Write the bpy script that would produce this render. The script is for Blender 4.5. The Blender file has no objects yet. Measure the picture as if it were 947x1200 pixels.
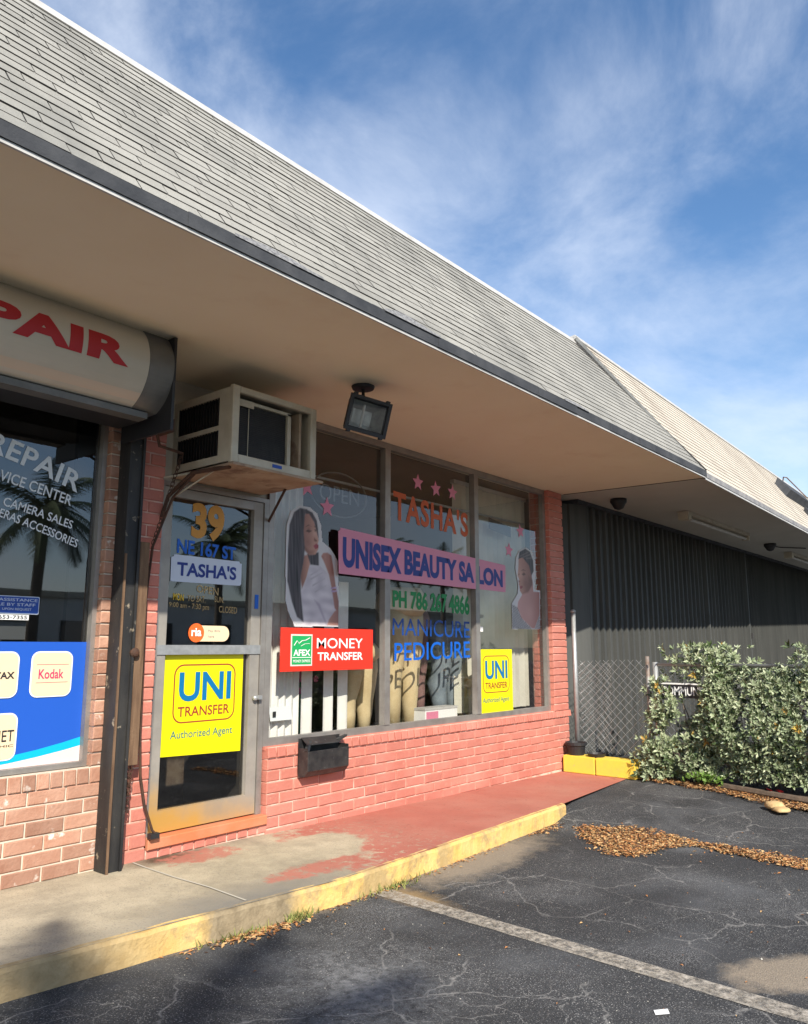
import bpy, bmesh, math, random
from mathutils import Vector, Matrix, noise
from mathutils.geometry import tessellate_polygon
random.seed(7)
S = bpy.context.scene
COL = S.collection
R = math.radians
PI = math.pi

# ------------------------------------------------------------------ camera
cam = bpy.data.cameras.new('camera'); cam_ob = bpy.data.objects.new('camera', cam); COL.objects.link(cam_ob)
cam.sensor_fit = 'VERTICAL'; cam.sensor_height = 36.0; cam.lens = 912.0 / 1200.0 * 36.0
cam.clip_start = 0.05; cam.clip_end = 3000
HEAD = R(39.68); PITCH = math.atan(158.0 / 912.0)
cam_ob.location = (0, 0, 1.35)
fwd = Vector((math.cos(HEAD) * math.cos(PITCH), math.sin(HEAD) * math.cos(PITCH), math.sin(PITCH)))
cam_ob.rotation_euler = fwd.to_track_quat('-Z', 'Y').to_euler()
S.camera = cam_ob

# ------------------------------------------------------------------ sky and sun
SUN = Vector((0.72, 1.0, -0.93)).normalized()
EL = math.asin(-SUN.z); AZ = math.atan2(-SUN.x, -SUN.y)
W = bpy.data.worlds.new('World'); S.world = W; W.use_nodes = True
nt = W.node_tree; nt.nodes.clear()
def N(t, nt, **k):
    n = nt.nodes.new(t)
    for a, b in k.items(): setattr(n, a, b)
    return n
sky = N('ShaderNodeTexSky', nt, sky_type='NISHITA', sun_disc=False, sun_elevation=EL, sun_rotation=AZ % (2 * PI),
        air_density=1.0, dust_density=0.6, ozone_density=2.2, altitude=10)
bg = N('ShaderNodeBackground', nt); bg.inputs[1].default_value = 0.098
out = N('ShaderNodeOutputWorld', nt)
tc = N('ShaderNodeTexCoord', nt)
mp = N('ShaderNodeMapping', nt); mp.inputs['Scale'].default_value = (1.0, 1.0, 1.5); mp.inputs['Rotation'].default_value = (0.35, 0.25, 0.9)
n1 = N('ShaderNodeTexNoise', nt); n1.inputs['Scale'].default_value = 2.4; n1.inputs['Detail'].default_value = 9; n1.inputs['Roughness'].default_value = 0.60; n1.inputs['Distortion'].default_value = 0.35
r1 = N('ShaderNodeMapRange', nt); r1.inputs[1].default_value = 0.36; r1.inputs[2].default_value = 0.74; r1.inputs[3].default_value = 0.0; r1.inputs[4].default_value = 0.62
r1.interpolation_type = 'SMOOTHSTEP'
mp.inputs['Location'].default_value = (0.35, 0.1, 0.62)
mixc = N('ShaderNodeMixRGB', nt); mixc.inputs[2].default_value = (7.2, 7.8, 8.9, 1)
hs = N('ShaderNodeHueSaturation', nt); hs.inputs['Saturation'].default_value = 1.16; hs.inputs['Value'].default_value = 1.36
L = nt.links.new
L(tc.outputs['Generated'], mp.inputs[0]); L(mp.outputs[0], n1.inputs['Vector']); L(n1.outputs['Fac'], r1.inputs[0])
L(sky.outputs[0], hs.inputs['Color']); L(hs.outputs[0], mixc.inputs[1]); L(r1.outputs[0], mixc.inputs[0]); L(mixc.outputs[0], bg.inputs[0]); L(bg.outputs[0], out.inputs[0])
sl = bpy.data.lights.new('sun', 'SUN'); sl.energy = 5.0; sl.angle = R(0.55); sl.color = (1.0, 0.93, 0.82)
so = bpy.data.objects.new('sun', sl); COL.objects.link(so); so.location = (-20, -30, 30); so.rotation_euler = SUN.to_track_quat('-Z', 'Y').to_euler()
S.view_settings.view_transform = 'Standard'; S.view_settings.look = 'None'; S.view_settings.exposure = 0.53; S.view_settings.gamma = 1.0
S.view_settings.use_curve_mapping = False
S.render.engine = 'CYCLES'; S.cycles.max_bounces = 8; S.cycles.transparent_max_bounces = 16

# ------------------------------------------------------------------ materials
MATS = {}
def newmat(name):
    m = bpy.data.materials.new(name); m.use_nodes = True; MATS[name] = m
    nt = m.node_tree; b = nt.nodes['Principled BSDF']
    return m, nt, b
def rgb(c): return (c[0], c[1], c[2], 1)
def noise_fac(nt, scale, lo=0.35, hi=0.65, detail=5, rough=0.6, vec=None, dist=0.0, sc3=None):
    if vec is None:
        g = N('ShaderNodeNewGeometry', nt); vec = g.outputs['Position']
    if sc3:
        mm = N('ShaderNodeMapping', nt); mm.inputs['Scale'].default_value = sc3; nt.links.new(vec, mm.inputs[0]); vec = mm.outputs[0]
    n = N('ShaderNodeTexNoise', nt); n.inputs['Scale'].default_value = scale; n.inputs['Detail'].default_value = detail; n.inputs['Roughness'].default_value = rough; n.inputs['Distortion'].default_value = dist
    nt.links.new(vec, n.inputs['Vector'])
    r = N('ShaderNodeMapRange', nt); r.inputs[1].default_value = lo; r.inputs[2].default_value = hi
    nt.links.new(n.outputs['Fac'], r.inputs[0])
    return r.outputs[0]
def mix(nt, f, a, b, mode='MIX'):
    m = N('ShaderNodeMixRGB', nt, blend_type=mode)
    for i, v in ((0, f), (1, a), (2, b)):
        if hasattr(v, 'is_output') or hasattr(v, 'links'): nt.links.new(v, m.inputs[i])
        elif isinstance(v, (tuple, list)): m.inputs[i].default_value = rgb(v)
        else: m.inputs[i].default_value = v
    return m.outputs[0]
def math_(nt, op, a, b=0.0, c=None, clamp=False):
    m = N('ShaderNodeMath', nt, operation=op); m.use_clamp = clamp
    for i, v in ((0, a), (1, b)) + (((2, c),) if c is not None else ()):
        if hasattr(v, 'links'): nt.links.new(v, m.inputs[i])
        else: m.inputs[i].default_value = v
    return m.outputs[0]
def bumpit(nt, b, h, dist=0.004, strength=0.6):
    bu = N('ShaderNodeBump', nt); bu.inputs['Distance'].default_value = dist; bu.inputs['Strength'].default_value = strength
    nt.links.new(h, bu.inputs['Height']); nt.links.new(bu.outputs[0], b.inputs['Normal'])
def mat(name, c1, c2=None, scale=6, rough=0.7, metal=0.0, lo=0.35, hi=0.65, bump=0.0, bscale=60, rnd=0.0, spots=None, sscale=30, slo=0.6, shi=0.68, spec=0.5, sc3=None):
    m, nt, b = newmat(name)
    col = c1
    if c2 is not None: col = mix(nt, noise_fac(nt, scale, lo, hi, sc3=sc3), c1, c2)
    if spots is not None: col = mix(nt, noise_fac(nt, sscale, slo, shi, detail=4), col, spots)
    if rnd:
        oi = N('ShaderNodeObjectInfo', nt); r = N('ShaderNodeMapRange', nt); r.inputs[3].default_value = 1 - rnd; r.inputs[4].default_value = 1 + rnd
        nt.links.new(oi.outputs['Random'], r.inputs[0])
        col = mix(nt, 1.0, col, r.outputs[0], 'MULTIPLY')
    if hasattr(col, 'links'): nt.links.new(col, b.inputs['Base Color'])
    else: b.inputs['Base Color'].default_value = rgb(col)
    b.inputs['Roughness'].default_value = rough; b.inputs['Metallic'].default_value = metal; b.inputs['Specular IOR Level'].default_value = spec
    if bump: bumpit(nt, b, noise_fac(nt, bscale, 0, 1), bump)
    return m

SALMON = mat('salmon_painted_brick', (0.465, 0.155, 0.112), (0.54, 0.205, 0.155), 3.5, 0.75, bump=0.006, bscale=55, rnd=0.10, spots=(0.62, 0.25, 0.17), sscale=26, slo=0.62, shi=0.75)
SALMON_M = mat('salmon_mortar', (0.56, 0.26, 0.19), (0.68, 0.46, 0.37), 9, 0.9, bump=0.004, lo=0.42, hi=0.56)
RAWBR = mat('worn_pink_brick', (0.34, 0.165, 0.105), (0.43, 0.245, 0.17), 7, 0.85, bump=0.008, bscale=50, rnd=0.22, spots=(0.66, 0.58, 0.50), sscale=11, slo=0.62, shi=0.70)
RAW_M = mat('pale_mortar', (0.55, 0.45, 0.35), (0.66, 0.57, 0.46), 9, 0.95, bump=0.004)
ORANGE = mat('orange_board', (0.62, 0.17, 0.07), (0.52, 0.22, 0.12), 4, 0.7, bump=0.003)
SOFF = mat('cream_soffit_paint', (0.82, 0.73, 0.55), (0.79, 0.69, 0.51), 1.6, 0.85, bump=0.002, bscale=25, spots=(0.74, 0.62, 0.45), sscale=2.3, slo=0.58, shi=0.8)
SOFF2 = mat('grey_soffit_paint', (0.50, 0.48, 0.42), (0.45, 0.43, 0.37), 1.3, 0.85, bump=0.002, bscale=25)
WHITEM = mat('white_metal', (0.52, 0.51, 0.49), (0.42, 0.41, 0.39), 9, 0.5)
FASC = mat('dark_rolled_asphalt', (0.028, 0.031, 0.037), (0.055, 0.058, 0.064), 6, 0.85, bump=0.003, bscale=90)
FASC2 = mat('grey_fascia', (0.18, 0.18, 0.19), (0.30, 0.29, 0.28), 7, 0.85, bump=0.003)
def shingle_mat(name, a, b_, dark):
    m, nt, b = newmat(name)
    g = noise_fac(nt, 220, 0.3, 0.7, detail=2)
    c = mix(nt, g, a, b_)
    c = mix(nt, noise_fac(nt, 1.7, 0.45, 0.75, detail=7, sc3=(1, .6, .6)), c, dark)
    oi = N('ShaderNodeObjectInfo', nt); r = N('ShaderNodeMapRange', nt); r.inputs[3].default_value = 0.90; r.inputs[4].default_value = 1.06
    nt.links.new(oi.outputs['Random'], r.inputs[0]); c = mix(nt, 1.0, c, r.outputs[0], 'MULTIPLY')
    nt.links.new(c, b.inputs['Base Color']); b.inputs['Roughness'].default_value = 0.95; b.inputs['Specular IOR Level'].default_value = 0.2
    bumpit(nt, b, g, 0.003, 0.6)
    return m
SHING = shingle_mat('grey_shingle_granules', (0.37, 0.36, 0.325), (0.26, 0.253, 0.23), (0.18, 0.178, 0.165))
SHING2 = shingle_mat('tan_shingle_granules', (0.60, 0.55, 0.46), (0.48, 0.43, 0.36), (0.37, 0.325, 0.27))
SHEDGE = mat('shingle_butt', (0.03, 0.03, 0.03), (0.05, 0.048, 0.045), 20, 0.95)
SHEDGE2 = mat('tan_shingle_butt', (0.16, 0.11, 0.08), (0.22, 0.16, 0.12), 20, 0.95)
ALU = mat('dull_aluminium', (0.36, 0.34, 0.31), (0.27, 0.25, 0.23), 6, 0.45, 0.55, bump=0.001)
ALUY, nt, b = newmat('stained_aluminium')
g_ = N('ShaderNodeNewGeometry', nt); s_ = N('ShaderNodeSeparateXYZ', nt); nt.links.new(g_.outputs['Position'], s_.inputs[0])
q_ = math_(nt, 'ADD', math_(nt, 'ADD', s_.outputs[2], math_(nt, 'MULTIPLY', math_(nt, 'SUBTRACT', s_.outputs[0], 2.9), 0.30)), math_(nt, 'MULTIPLY', noise_fac(nt, 6, 0, 1, 6), 0.30))
r_ = N('ShaderNodeMapRange', nt); r_.inputs[1].default_value = 0.72; r_.inputs[2].default_value = 0.45; nt.links.new(q_, r_.inputs[0])
nt.links.new(mix(nt, r_.outputs[0], mix(nt, noise_fac(nt, 6), (0.37, 0.345, 0.30), (0.29, 0.27, 0.24)), (0.52, 0.30, 0.075)), b.inputs['Base Color']); b.inputs['Roughness'].default_value = 0.5; b.inputs['Metallic'].default_value = 0.3
GASK = mat('black_gasket', (0.02, 0.02, 0.02))
BLKP = mat('flaking_black_paint', (0.012, 0.012, 0.013), (0.035, 0.033, 0.03), 9, 0.6, bump=0.003, spots=(0.30, 0.25, 0.18), sscale=13, slo=0.63, shi=0.70, sc3=(1, 1, .3))
WOOD = mat('weathered_brown_wood', (0.10, 0.055, 0.03), (0.19, 0.115, 0.065), 14, 0.85, bump=0.004, sc3=(3, 3, .3))
RUST = mat('rusty_steel', (0.10, 0.045, 0.025), (0.05, 0.03, 0.022), 20, 0.8, 0.2, bump=0.002)
GALV = mat('galvanised_steel', (0.42, 0.43, 0.43), (0.32, 0.33, 0.33), 20, 0.45, 0.5)
CREAM = mat('cream_painted_metal', (0.52, 0.48, 0.38), (0.42, 0.37, 0.28), 5, 0.6, bump=0.001, spots=(0.22, 0.12, 0.07), sscale=11, slo=0.68, shi=0.75)
TRANS = mat('transom_panel', (0.48, 0.42, 0.33), (0.40, 0.35, 0.27), 4, 0.75)
ACUND = mat('rusted_underside', (0.30, 0.20, 0.13), (0.40, 0.31, 0.22), 4, 0.8, spots=(0.16, 0.09, 0.06), sscale=6, slo=0.52, shi=0.7)
DARK = mat('near_black_plastic', (0.018, 0.018, 0.02), None, rough=0.55)
COIL = mat('dark_fins', (0.028, 0.028, 0.03), (0.045, 0.042, 0.04), 8, 0.6, 0.3)
INT = mat('interior_wall', (0.16, 0.14, 0.12), (0.12, 0.105, 0.09), 1.2, 0.9)
INTF = mat('interior_floor', (0.13, 0.11, 0.09), (0.10, 0.085, 0.07), 2, 0.6)
CURT = mat('white_curtain_cloth', (0.78, 0.77, 0.73), (0.70, 0.69, 0.65), 6, 0.9)
BLIND = mat('cream_vertical_blind', (0.56, 0.54, 0.46), (0.48, 0.46, 0.39), 4, 0.8)
SIGNF = mat('cream_lightbox_acrylic', (0.56, 0.52, 0.44), (0.50, 0.46, 0.38), 2.0, 0.35)
SIGNM = mat('grey_lightbox_rim', (0.13, 0.13, 0.12), (0.18, 0.175, 0.165), 5, 0.5, 0.3)
RED = mat('crimson_vinyl', (0.42, 0.012, 0.02), None, rough=0.5)
BLACKW = mat('dark_grey_cladding', (0.070, 0.073, 0.070), (0.098, 0.10, 0.094), 2.5, 0.8, bump=0.002, sc3=(3, 3, .25), rnd=0.07, spec=0.15)
YELLOWB = mat('yellow_painted_block', (0.80, 0.56, 0.06), (0.72, 0.50, 0.08), 7, 0.8, bump=0.004, spots=(0.55, 0.42, 0.18), sscale=14, slo=0.66, shi=0.74)
SOIL = mat('dark_soil', (0.06, 0.042, 0.03), (0.10, 0.07, 0.045), 9, 0.95, bump=0.02, bscale=30)
def flat(name, c, rough=0.45): return mat(name, c, None, rough=rough)
YEL = flat('bright_yellow_print', (0.72, 0.67, 0.0)); UBLUE = flat('cyan_blue_print', (0.0, 0.14, 0.34)); UMAR = flat('maroon_print', (0.30, 0.035, 0.02))
UGRN = flat('slate_green_print', (0.05, 0.17, 0.17))
NAVY = flat('navy_vinyl', (0.010, 0.03, 0.22)); BLUEV = flat('blue_vinyl', (0.0, 0.10, 0.50)); DKBLUE = flat('dark_blue_vinyl', (0.0, 0.045, 0.24))
GOLD = flat('gold_vinyl', (0.55, 0.25, 0.03)); GOLD2 = flat('pale_gold_vinyl', (0.42, 0.30, 0.13)); YELV = flat('yellow_vinyl', (0.75, 0.50, 0.03))
PALE = flat('pale_blue_white_plate', (0.56, 0.62, 0.72)); PINK = flat('pink_vinyl', (0.66, 0.22, 0.33)); PINKB = flat('pink_banner', (0.62, 0.235, 0.34))
ORG = flat('orange_vinyl', (0.50, 0.085, 0.012)); GRN = flat('green_vinyl', (0.0, 0.20, 0.045))
WHT = flat('white_print', (0.80, 0.80, 0.78)); REDS = flat('red_print', (0.66, 0.03, 0.012)); AGRN = flat('afex_green_print', (0.01, 0.33, 0.09))
RIAO = flat('orange_red_print', (0.80, 0.13, 0.02)); BLK = flat('black_print', (0.02, 0.02, 0.025)); GRYT = flat('grey_print', (0.25, 0.25, 0.25)); LETW = flat('pale_grey_vinyl', (0.72, 0.74, 0.75))
BLUEF = flat('royal_blue_film', (0.012, 0.09, 0.48)); BADGE = flat('cream_badge', (0.80, 0.62, 0.40)); CYAN = flat('cyan_film', (0.0, 0.42, 0.68)); PALEP = flat('pale_pink_film', (0.72, 0.58, 0.54))
KODR = flat('kodak_red_print', (0.65, 0.03, 0.12)); BBLUE = flat('notice_blue', (0.01, 0.06, 0.33))
SKIN = flat('printed_skin', (0.36, 0.175, 0.125)); SKIND = flat('printed_skin_shade', (0.20, 0.085, 0.065)); HAIR = flat('printed_black_hair', (0.018, 0.014, 0.016)); HAIRL = flat('printed_hair_sheen', (0.06, 0.05, 0.06))
LIPS = flat('printed_lips', (0.30, 0.07, 0.08)); SHIRT = flat('printed_white_blouse', (0.56, 0.53, 0.56)); FOLD = flat('printed_blouse_fold', (0.30, 0.28, 0.31)); HALO = flat('poster_white_border', (0.55, 0.55, 0.56)); BRAC = flat('printed_bracelet', (0.25, 0.16, 0.30))
TANM = mat('tan_mannequin_fabric', (0.62, 0.50, 0.30), (0.52, 0.40, 0.22), 6, 0.6); PLUM = mat('dusty_plum_fabric', (0.22, 0.12, 0.11), (0.16, 0.085, 0.08), 6, 0.8); JEAN = mat('grey_blue_denim', (0.20, 0.24, 0.27), (0.14, 0.17, 0.20), 8, 0.8)
FLOW = flat('pink_flower', (0.75, 0.10, 0.32)); GVASE = flat('green_vase', (0.05, 0.25, 0.14)); GTUBE = mat('unlit_neon_tube', (0.10, 0.11, 0.115), None, rough=0.3)
def glass_mat(name, tint, refl=1.0):
    m, nt, b = newmat(name); nt.nodes.remove(b)
    o = nt.nodes['Material Output']; t = N('ShaderNodeBsdfTransparent', nt); t.inputs[0].default_value = rgb(tint)
    g = N('ShaderNodeBsdfGlossy', nt); g.inputs['Roughness'].default_value = 0.015
    f = N('ShaderNodeLayerWeight', nt); f.inputs['Blend'].default_value = 0.5
    k = math_(nt, 'MULTIPLY', math_(nt, 'ADD', math_(nt, 'POWER', f.outputs['Facing'], 3.2), 0.09), refl, clamp=True)
    ms = N('ShaderNodeMixShader', nt); nt.links.new(k, ms.inputs[0]); nt.links.new(t.outputs[0], ms.inputs[1]); nt.links.new(g.outputs[0], ms.inputs[2]); nt.links.new(ms.outputs[0], o.inputs[0])
    # slightly wavy old glass
    bu = N('ShaderNodeBump', nt); bu.inputs['Distance'].default_value = 0.004; bu.inputs['Strength'].default_value = 0.12
    n = N('ShaderNodeTexNoise', nt); n.inputs['Scale'].default_value = 1.3; gg = N('ShaderNodeNewGeometry', nt); nt.links.new(gg.outputs['Position'], n.inputs['Vector']); nt.links.new(n.outputs['Fac'], bu.inputs['Height']); nt.links.new(bu.outputs[0], g.inputs['Normal'])
    return m
GLASS = glass_mat('window_glass', (0.93, 0.94, 0.92), 1.0); GLASSD = glass_mat('dark_tinted_glass', (0.55, 0.57, 0.57), 1.5)

# ---- asphalt
m, nt, b = newmat('cracked_asphalt'); ASPH = m
geo = N('ShaderNodeNewGeometry', nt); P = geo.outputs['Position']
c = mix(nt, noise_fac(nt, 130, 0.35, 0.7, 3), (0.032, 0.033, 0.035), (0.085, 0.087, 0.09))
c = mix(nt, noise_fac(nt, 150, 0.60, 0.66, 2), c, (0.38, 0.37, 0.35))
c = mix(nt, math_(nt, 'MULTIPLY', noise_fac(nt, 0.9, 0.35, 0.65, 5), 0.6), c, (0.022, 0.022, 0.024))
c = mix(nt, math_(nt, 'MULTIPLY', noise_fac(nt, 1.4, 0.5, 0.72, 6), 0.6), c, (0.12, 0.125, 0.132))
c = mix(nt, math_(nt, 'MULTIPLY', math_(nt, 'MULTIPLY', noise_fac(nt, 1.1, 0.52, 0.66, 4), noise_fac(nt, 170, 0.53, 0.60, 3)), 0.8), c, (0.26, 0.26, 0.26))
dn = N('ShaderNodeTexNoise', nt); dn.inputs['Scale'].default_value = 3.5; dn.inputs['Detail'].default_value = 9; nt.links.new(P, dn.inputs['Vector'])
va = N('ShaderNodeVectorMath', nt, operation='SCALE'); va.inputs['Scale'].default_value = 0.38; nt.links.new(dn.outputs['Color'], va.inputs[0])
vb = N('ShaderNodeVectorMath', nt, operation='ADD'); nt.links.new(P, vb.inputs[0]); nt.links.new(va.outputs[0], vb.inputs[1])
def cracks(sc, w):
    v = N('ShaderNodeTexVoronoi', nt, feature='DISTANCE_TO_EDGE'); v.voronoi_dimensions = '2D'; v.inputs['Scale'].default_value = sc; nt.links.new(vb.outputs[0], v.inputs['Vector'])
    r = N('ShaderNodeMapRange', nt); r.inputs[1].default_value = 0.0; r.inputs[2].default_value = w; r.inputs[3].default_value = 1; r.inputs[4].default_value = 0; nt.links.new(v.outputs['Distance'], r.inputs[0]); return r.outputs[0]
ck = math_(nt, 'MAXIMUM', math_(nt, 'MULTIPLY', cracks(1.7, 0.017), noise_fac(nt, 0.8, 0.46, 0.55, 3)), math_(nt, 'MULTIPLY', cracks(5.0, 0.022), math_(nt, 'MULTIPLY', noise_fac(nt, 0.8, 0.50, 0.60, 3), 0.8)))
c = mix(nt, math_(nt, 'MULTIPLY', ck, math_(nt, 'MULTIPLY', noise_fac(nt, 20, 0.25, 0.6, 4), 0.85)), c, (0.29, 0.28, 0.265))
def blob(cx, cy, rx, ry, rot=0.0, soft=0.5, nscale=9, namp=0.55):
    mm = N('ShaderNodeMapping', nt, vector_type='TEXTURE'); mm.inputs['Location'].default_value = (cx, cy, 0); mm.inputs['Scale'].default_value = (rx, ry, 100); mm.inputs['Rotation'].default_value = (0, 0, rot)
    nt.links.new(P, mm.inputs[0]); ln = N('ShaderNodeVectorMath', nt, operation='LENGTH'); nt.links.new(mm.outputs[0], ln.inputs[0])
    nn = N('ShaderNodeTexNoise', nt); nn.inputs['Scale'].default_value = nscale; nn.inputs['Detail'].default_value = 8; nn.inputs['Roughness'].default_value = 0.7; nt.links.new(P, nn.inputs['Vector'])
    d = math_(nt, 'ADD', ln.outputs['Value'], math_(nt, 'MULTIPLY', math_(nt, 'SUBTRACT', nn.outputs['Fac'], 0.5), namp * 2))
    r = N('ShaderNodeMapRange', nt); r.inputs[1].default_value = 1.0; r.inputs[2].default_value = 1.0 - soft; r.inputs[3].default_value = 0; r.inputs[4].default_value = 1; nt.links.new(d, r.inputs[0]); return r.outputs[0]
sand = mix(nt, noise_fac(nt, 90, 0.3, 0.7, 3), (0.33, 0.27, 0.20), (0.24, 0.20, 0.155))
c = mix(nt, math_(nt, 'MULTIPLY', blob(4.65, 3.20, 1.05, 0.34, 0.08, 0.5), 0.9), c, sand)
c = mix(nt, math_(nt, 'MULTIPLY', blob(3.95, 1.02, 0.42, 0.22, -0.6, 0.35, 7, 0.5), 0.9), c, sand)
c = mix(nt, math_(nt, 'MULTIPLY', blob(3.0, 3.28, 0.9, 0.16, 0.0, 0.6), 0.6), c, sand)
c = mix(nt, math_(nt, 'MULTIPLY', blob(3.66, 3.02, 0.16, 0.42, 0.0, 0.8, 12, 0.6), 0.8), c, (0.34, 0.23, 0.11))
c = mix(nt, math_(nt, 'MULTIPLY', math_(nt, 'MULTIPLY', blob(2.55, 2.35, 0.75, 0.5, 0.9, 0.9, 4, 0.7), noise_fac(nt, 26, 0.40, 0.62, 8, 0.8)), 0.75), c, (0.26, 0.265, 0.27))
nt.links.new(c, b.inputs['Base Color']); b.inputs['Roughness'].default_value = 0.9; b.inputs['Specular IOR Level'].default_value = 0.25
hh = mix(nt, 0.35, noise_fac(nt, 150, 0, 1, 3), noise_fac(nt, 8, 0, 1, 4))
bumpit(nt, b, hh, 0.012, 0.8)

# ---- sidewalk
m, nt, b = newmat('patchy_painted_concrete'); WALK = m
geo = N('ShaderNodeNewGeometry', nt); P = geo.outputs['Position']
sp = N('ShaderNodeSeparateXYZ', nt); nt.links.new(P, sp.inputs[0])
conc = mix(nt, noise_fac(nt, 5, 0.3, 0.7, 8, 0.7), (0.50, 0.43, 0.31), (0.33, 0.285, 0.205))
conc = mix(nt, math_(nt, 'MULTIPLY', noise_fac(nt, 1.6, 0.48, 0.7, 8, 0.72), 0.6), conc, (0.17, 0.15, 0.115))
conc = mix(nt, noise_fac(nt, 120, 0.55, 0.75, 3), conc, (0.17, 0.155, 0.13))
conc = mix(nt, blob(2.93, 4.3, 0.34, 0.14, 0, 0.7, 8, 0.5), conc, (0.10, 0.07, 0.045))
conc = mix(nt, blob(2.75, 3.25, 0.9, 0.35, 0, 0.8, 5, 0.5), conc, (0.21, 0.195, 0.165))
redp = mix(nt, noise_fac(nt, 2.5, 0.3, 0.7, 6), (0.42, 0.145, 0.105), (0.36, 0.12, 0.088))
redp = mix(nt, math_(nt, 'MULTIPLY', noise_fac(nt, 1.7, 0.4, 0.75, 8, 0.7), 0.55), redp, (0.44, 0.23, 0.17))
redp = mix(nt, noise_fac(nt, 40, 0.62, 0.70, 6), redp, (0.22, 0.09, 0.07))
# boundary x + noise; bare new patch before it
nb = N('ShaderNodeTexNoise', nt); nb.inputs['Scale'].default_value = 2.6; nb.inputs['Detail'].default_value = 9; nb.inputs['Roughness'].default_value = 0.68; nt.links.new(P, nb.inputs['Vector'])
xx = math_(nt, 'ADD', sp.outputs[0], math_(nt, 'MULTIPLY', math_(nt, 'SUBTRACT', nb.outputs['Fac'], 0.5), 1.9))
xx = math_(nt, 'SUBTRACT', xx, math_(nt, 'MULTIPLY', math_(nt, 'SUBTRACT', sp.outputs[1], 3.2), 0.35))
rr = N('ShaderNodeMapRange', nt); rr.inputs[1].default_value = 3.48; rr.inputs[2].default_value = 3.64; nt.links.new(xx, rr.inputs[0])
patch = blob(3.62, 3.80, 0.62, 0.33, 0.25, 0.12, 7, 0.40)
f = math_(nt, 'MULTIPLY', rr.outputs[0], math_(nt, 'SUBTRACT', 1.0, patch, clamp=True))
f = math_(nt, 'MAXIMUM', f, math_(nt, 'MULTIPLY', blob(3.12, 4.20, 0.30, 0.15, 0, 0.3, 13, 1.1), 0.9))
f = math_(nt, 'MAXIMUM', f, math_(nt, 'MULTIPLY', blob(3.40, 3.46, 0.42, 0.13, 0, 0.3, 12, 0.8), 0.95))
f = math_(nt, 'MULTIPLY', f, math_(nt, 'MAXIMUM', noise_fac(nt, 16, 0.38, 0.46, 9, 0.8), math_(nt, 'MULTIPLY', math_(nt, 'SUBTRACT', sp.outputs[0], 3.9), 1.2, clamp=True)))
c = mix(nt, f, conc, redp)
nt.links.new(c, b.inputs['Base Color']); b.inputs['Roughness'].default_value = 0.85; b.inputs['Specular IOR Level'].default_value = 0.3
bumpit(nt, b, noise_fac(nt, 60, 0, 1, 5), 0.004, 0.6)
# ---- kerb face
m, nt, b = newmat('worn_yellow_kerb_paint'); KERB = m
geo = N('ShaderNodeNewGeometry', nt); P = geo.outputs['Position']; sp = N('ShaderNodeSeparateXYZ', nt); nt.links.new(P, sp.inputs[0])
yel = mix(nt, noise_fac(nt, 9, 0.3, 0.7, 7), (0.68, 0.42, 0.11), (0.72, 0.50, 0.19))
con = mix(nt, noise_fac(nt, 16, 0.3, 0.7, 6), (0.33, 0.26, 0.16), (0.19, 0.145, 0.085))
f = noise_fac(nt, 3.2, 0.50, 0.58, 9, 0.7)
bare = math_(nt, 'MULTIPLY', blob(2.72, 3.2, 0.34, 3.0, 0, 0.35, 9, 0.35), 1.0)
f2 = math_(nt, 'MULTIPLY', f, 0.6)
r0 = N('ShaderNodeMapRange', nt); r0.inputs[1].default_value = 2.45; r0.inputs[2].default_value = 1.9; nt.links.new(sp.outputs[0], r0.inputs[0])
tot = math_(nt, 'MAXIMUM', math_(nt, 'MAXIMUM', f2, bare), math_(nt, 'MULTIPLY', r0.outputs[0], 0.85))
c = mix(nt, tot, yel, con)
nt.links.new(c, b.inputs['Base Color']); b.inputs['Roughness'].default_value = 0.9; bumpit(nt, b, noise_fac(nt, 35, 0, 1, 6), 0.01, 0.7)
# ---- parking stripe (worn, transparent where the paint has gone)
m, nt, b = newmat('worn_white_stripe'); STRIPE = m
c = mix(nt, noise_fac(nt, 30, 0.35, 0.65, 6), (0.50, 0.45, 0.38), (0.33, 0.29, 0.235))
nt.links.new(c, b.inputs['Base Color']); b.inputs['Roughness'].default_value = 0.9
nt.links.new(noise_fac(nt, 24, 0.38, 0.60, 10, 0.85), b.inputs['Alpha'])
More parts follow.
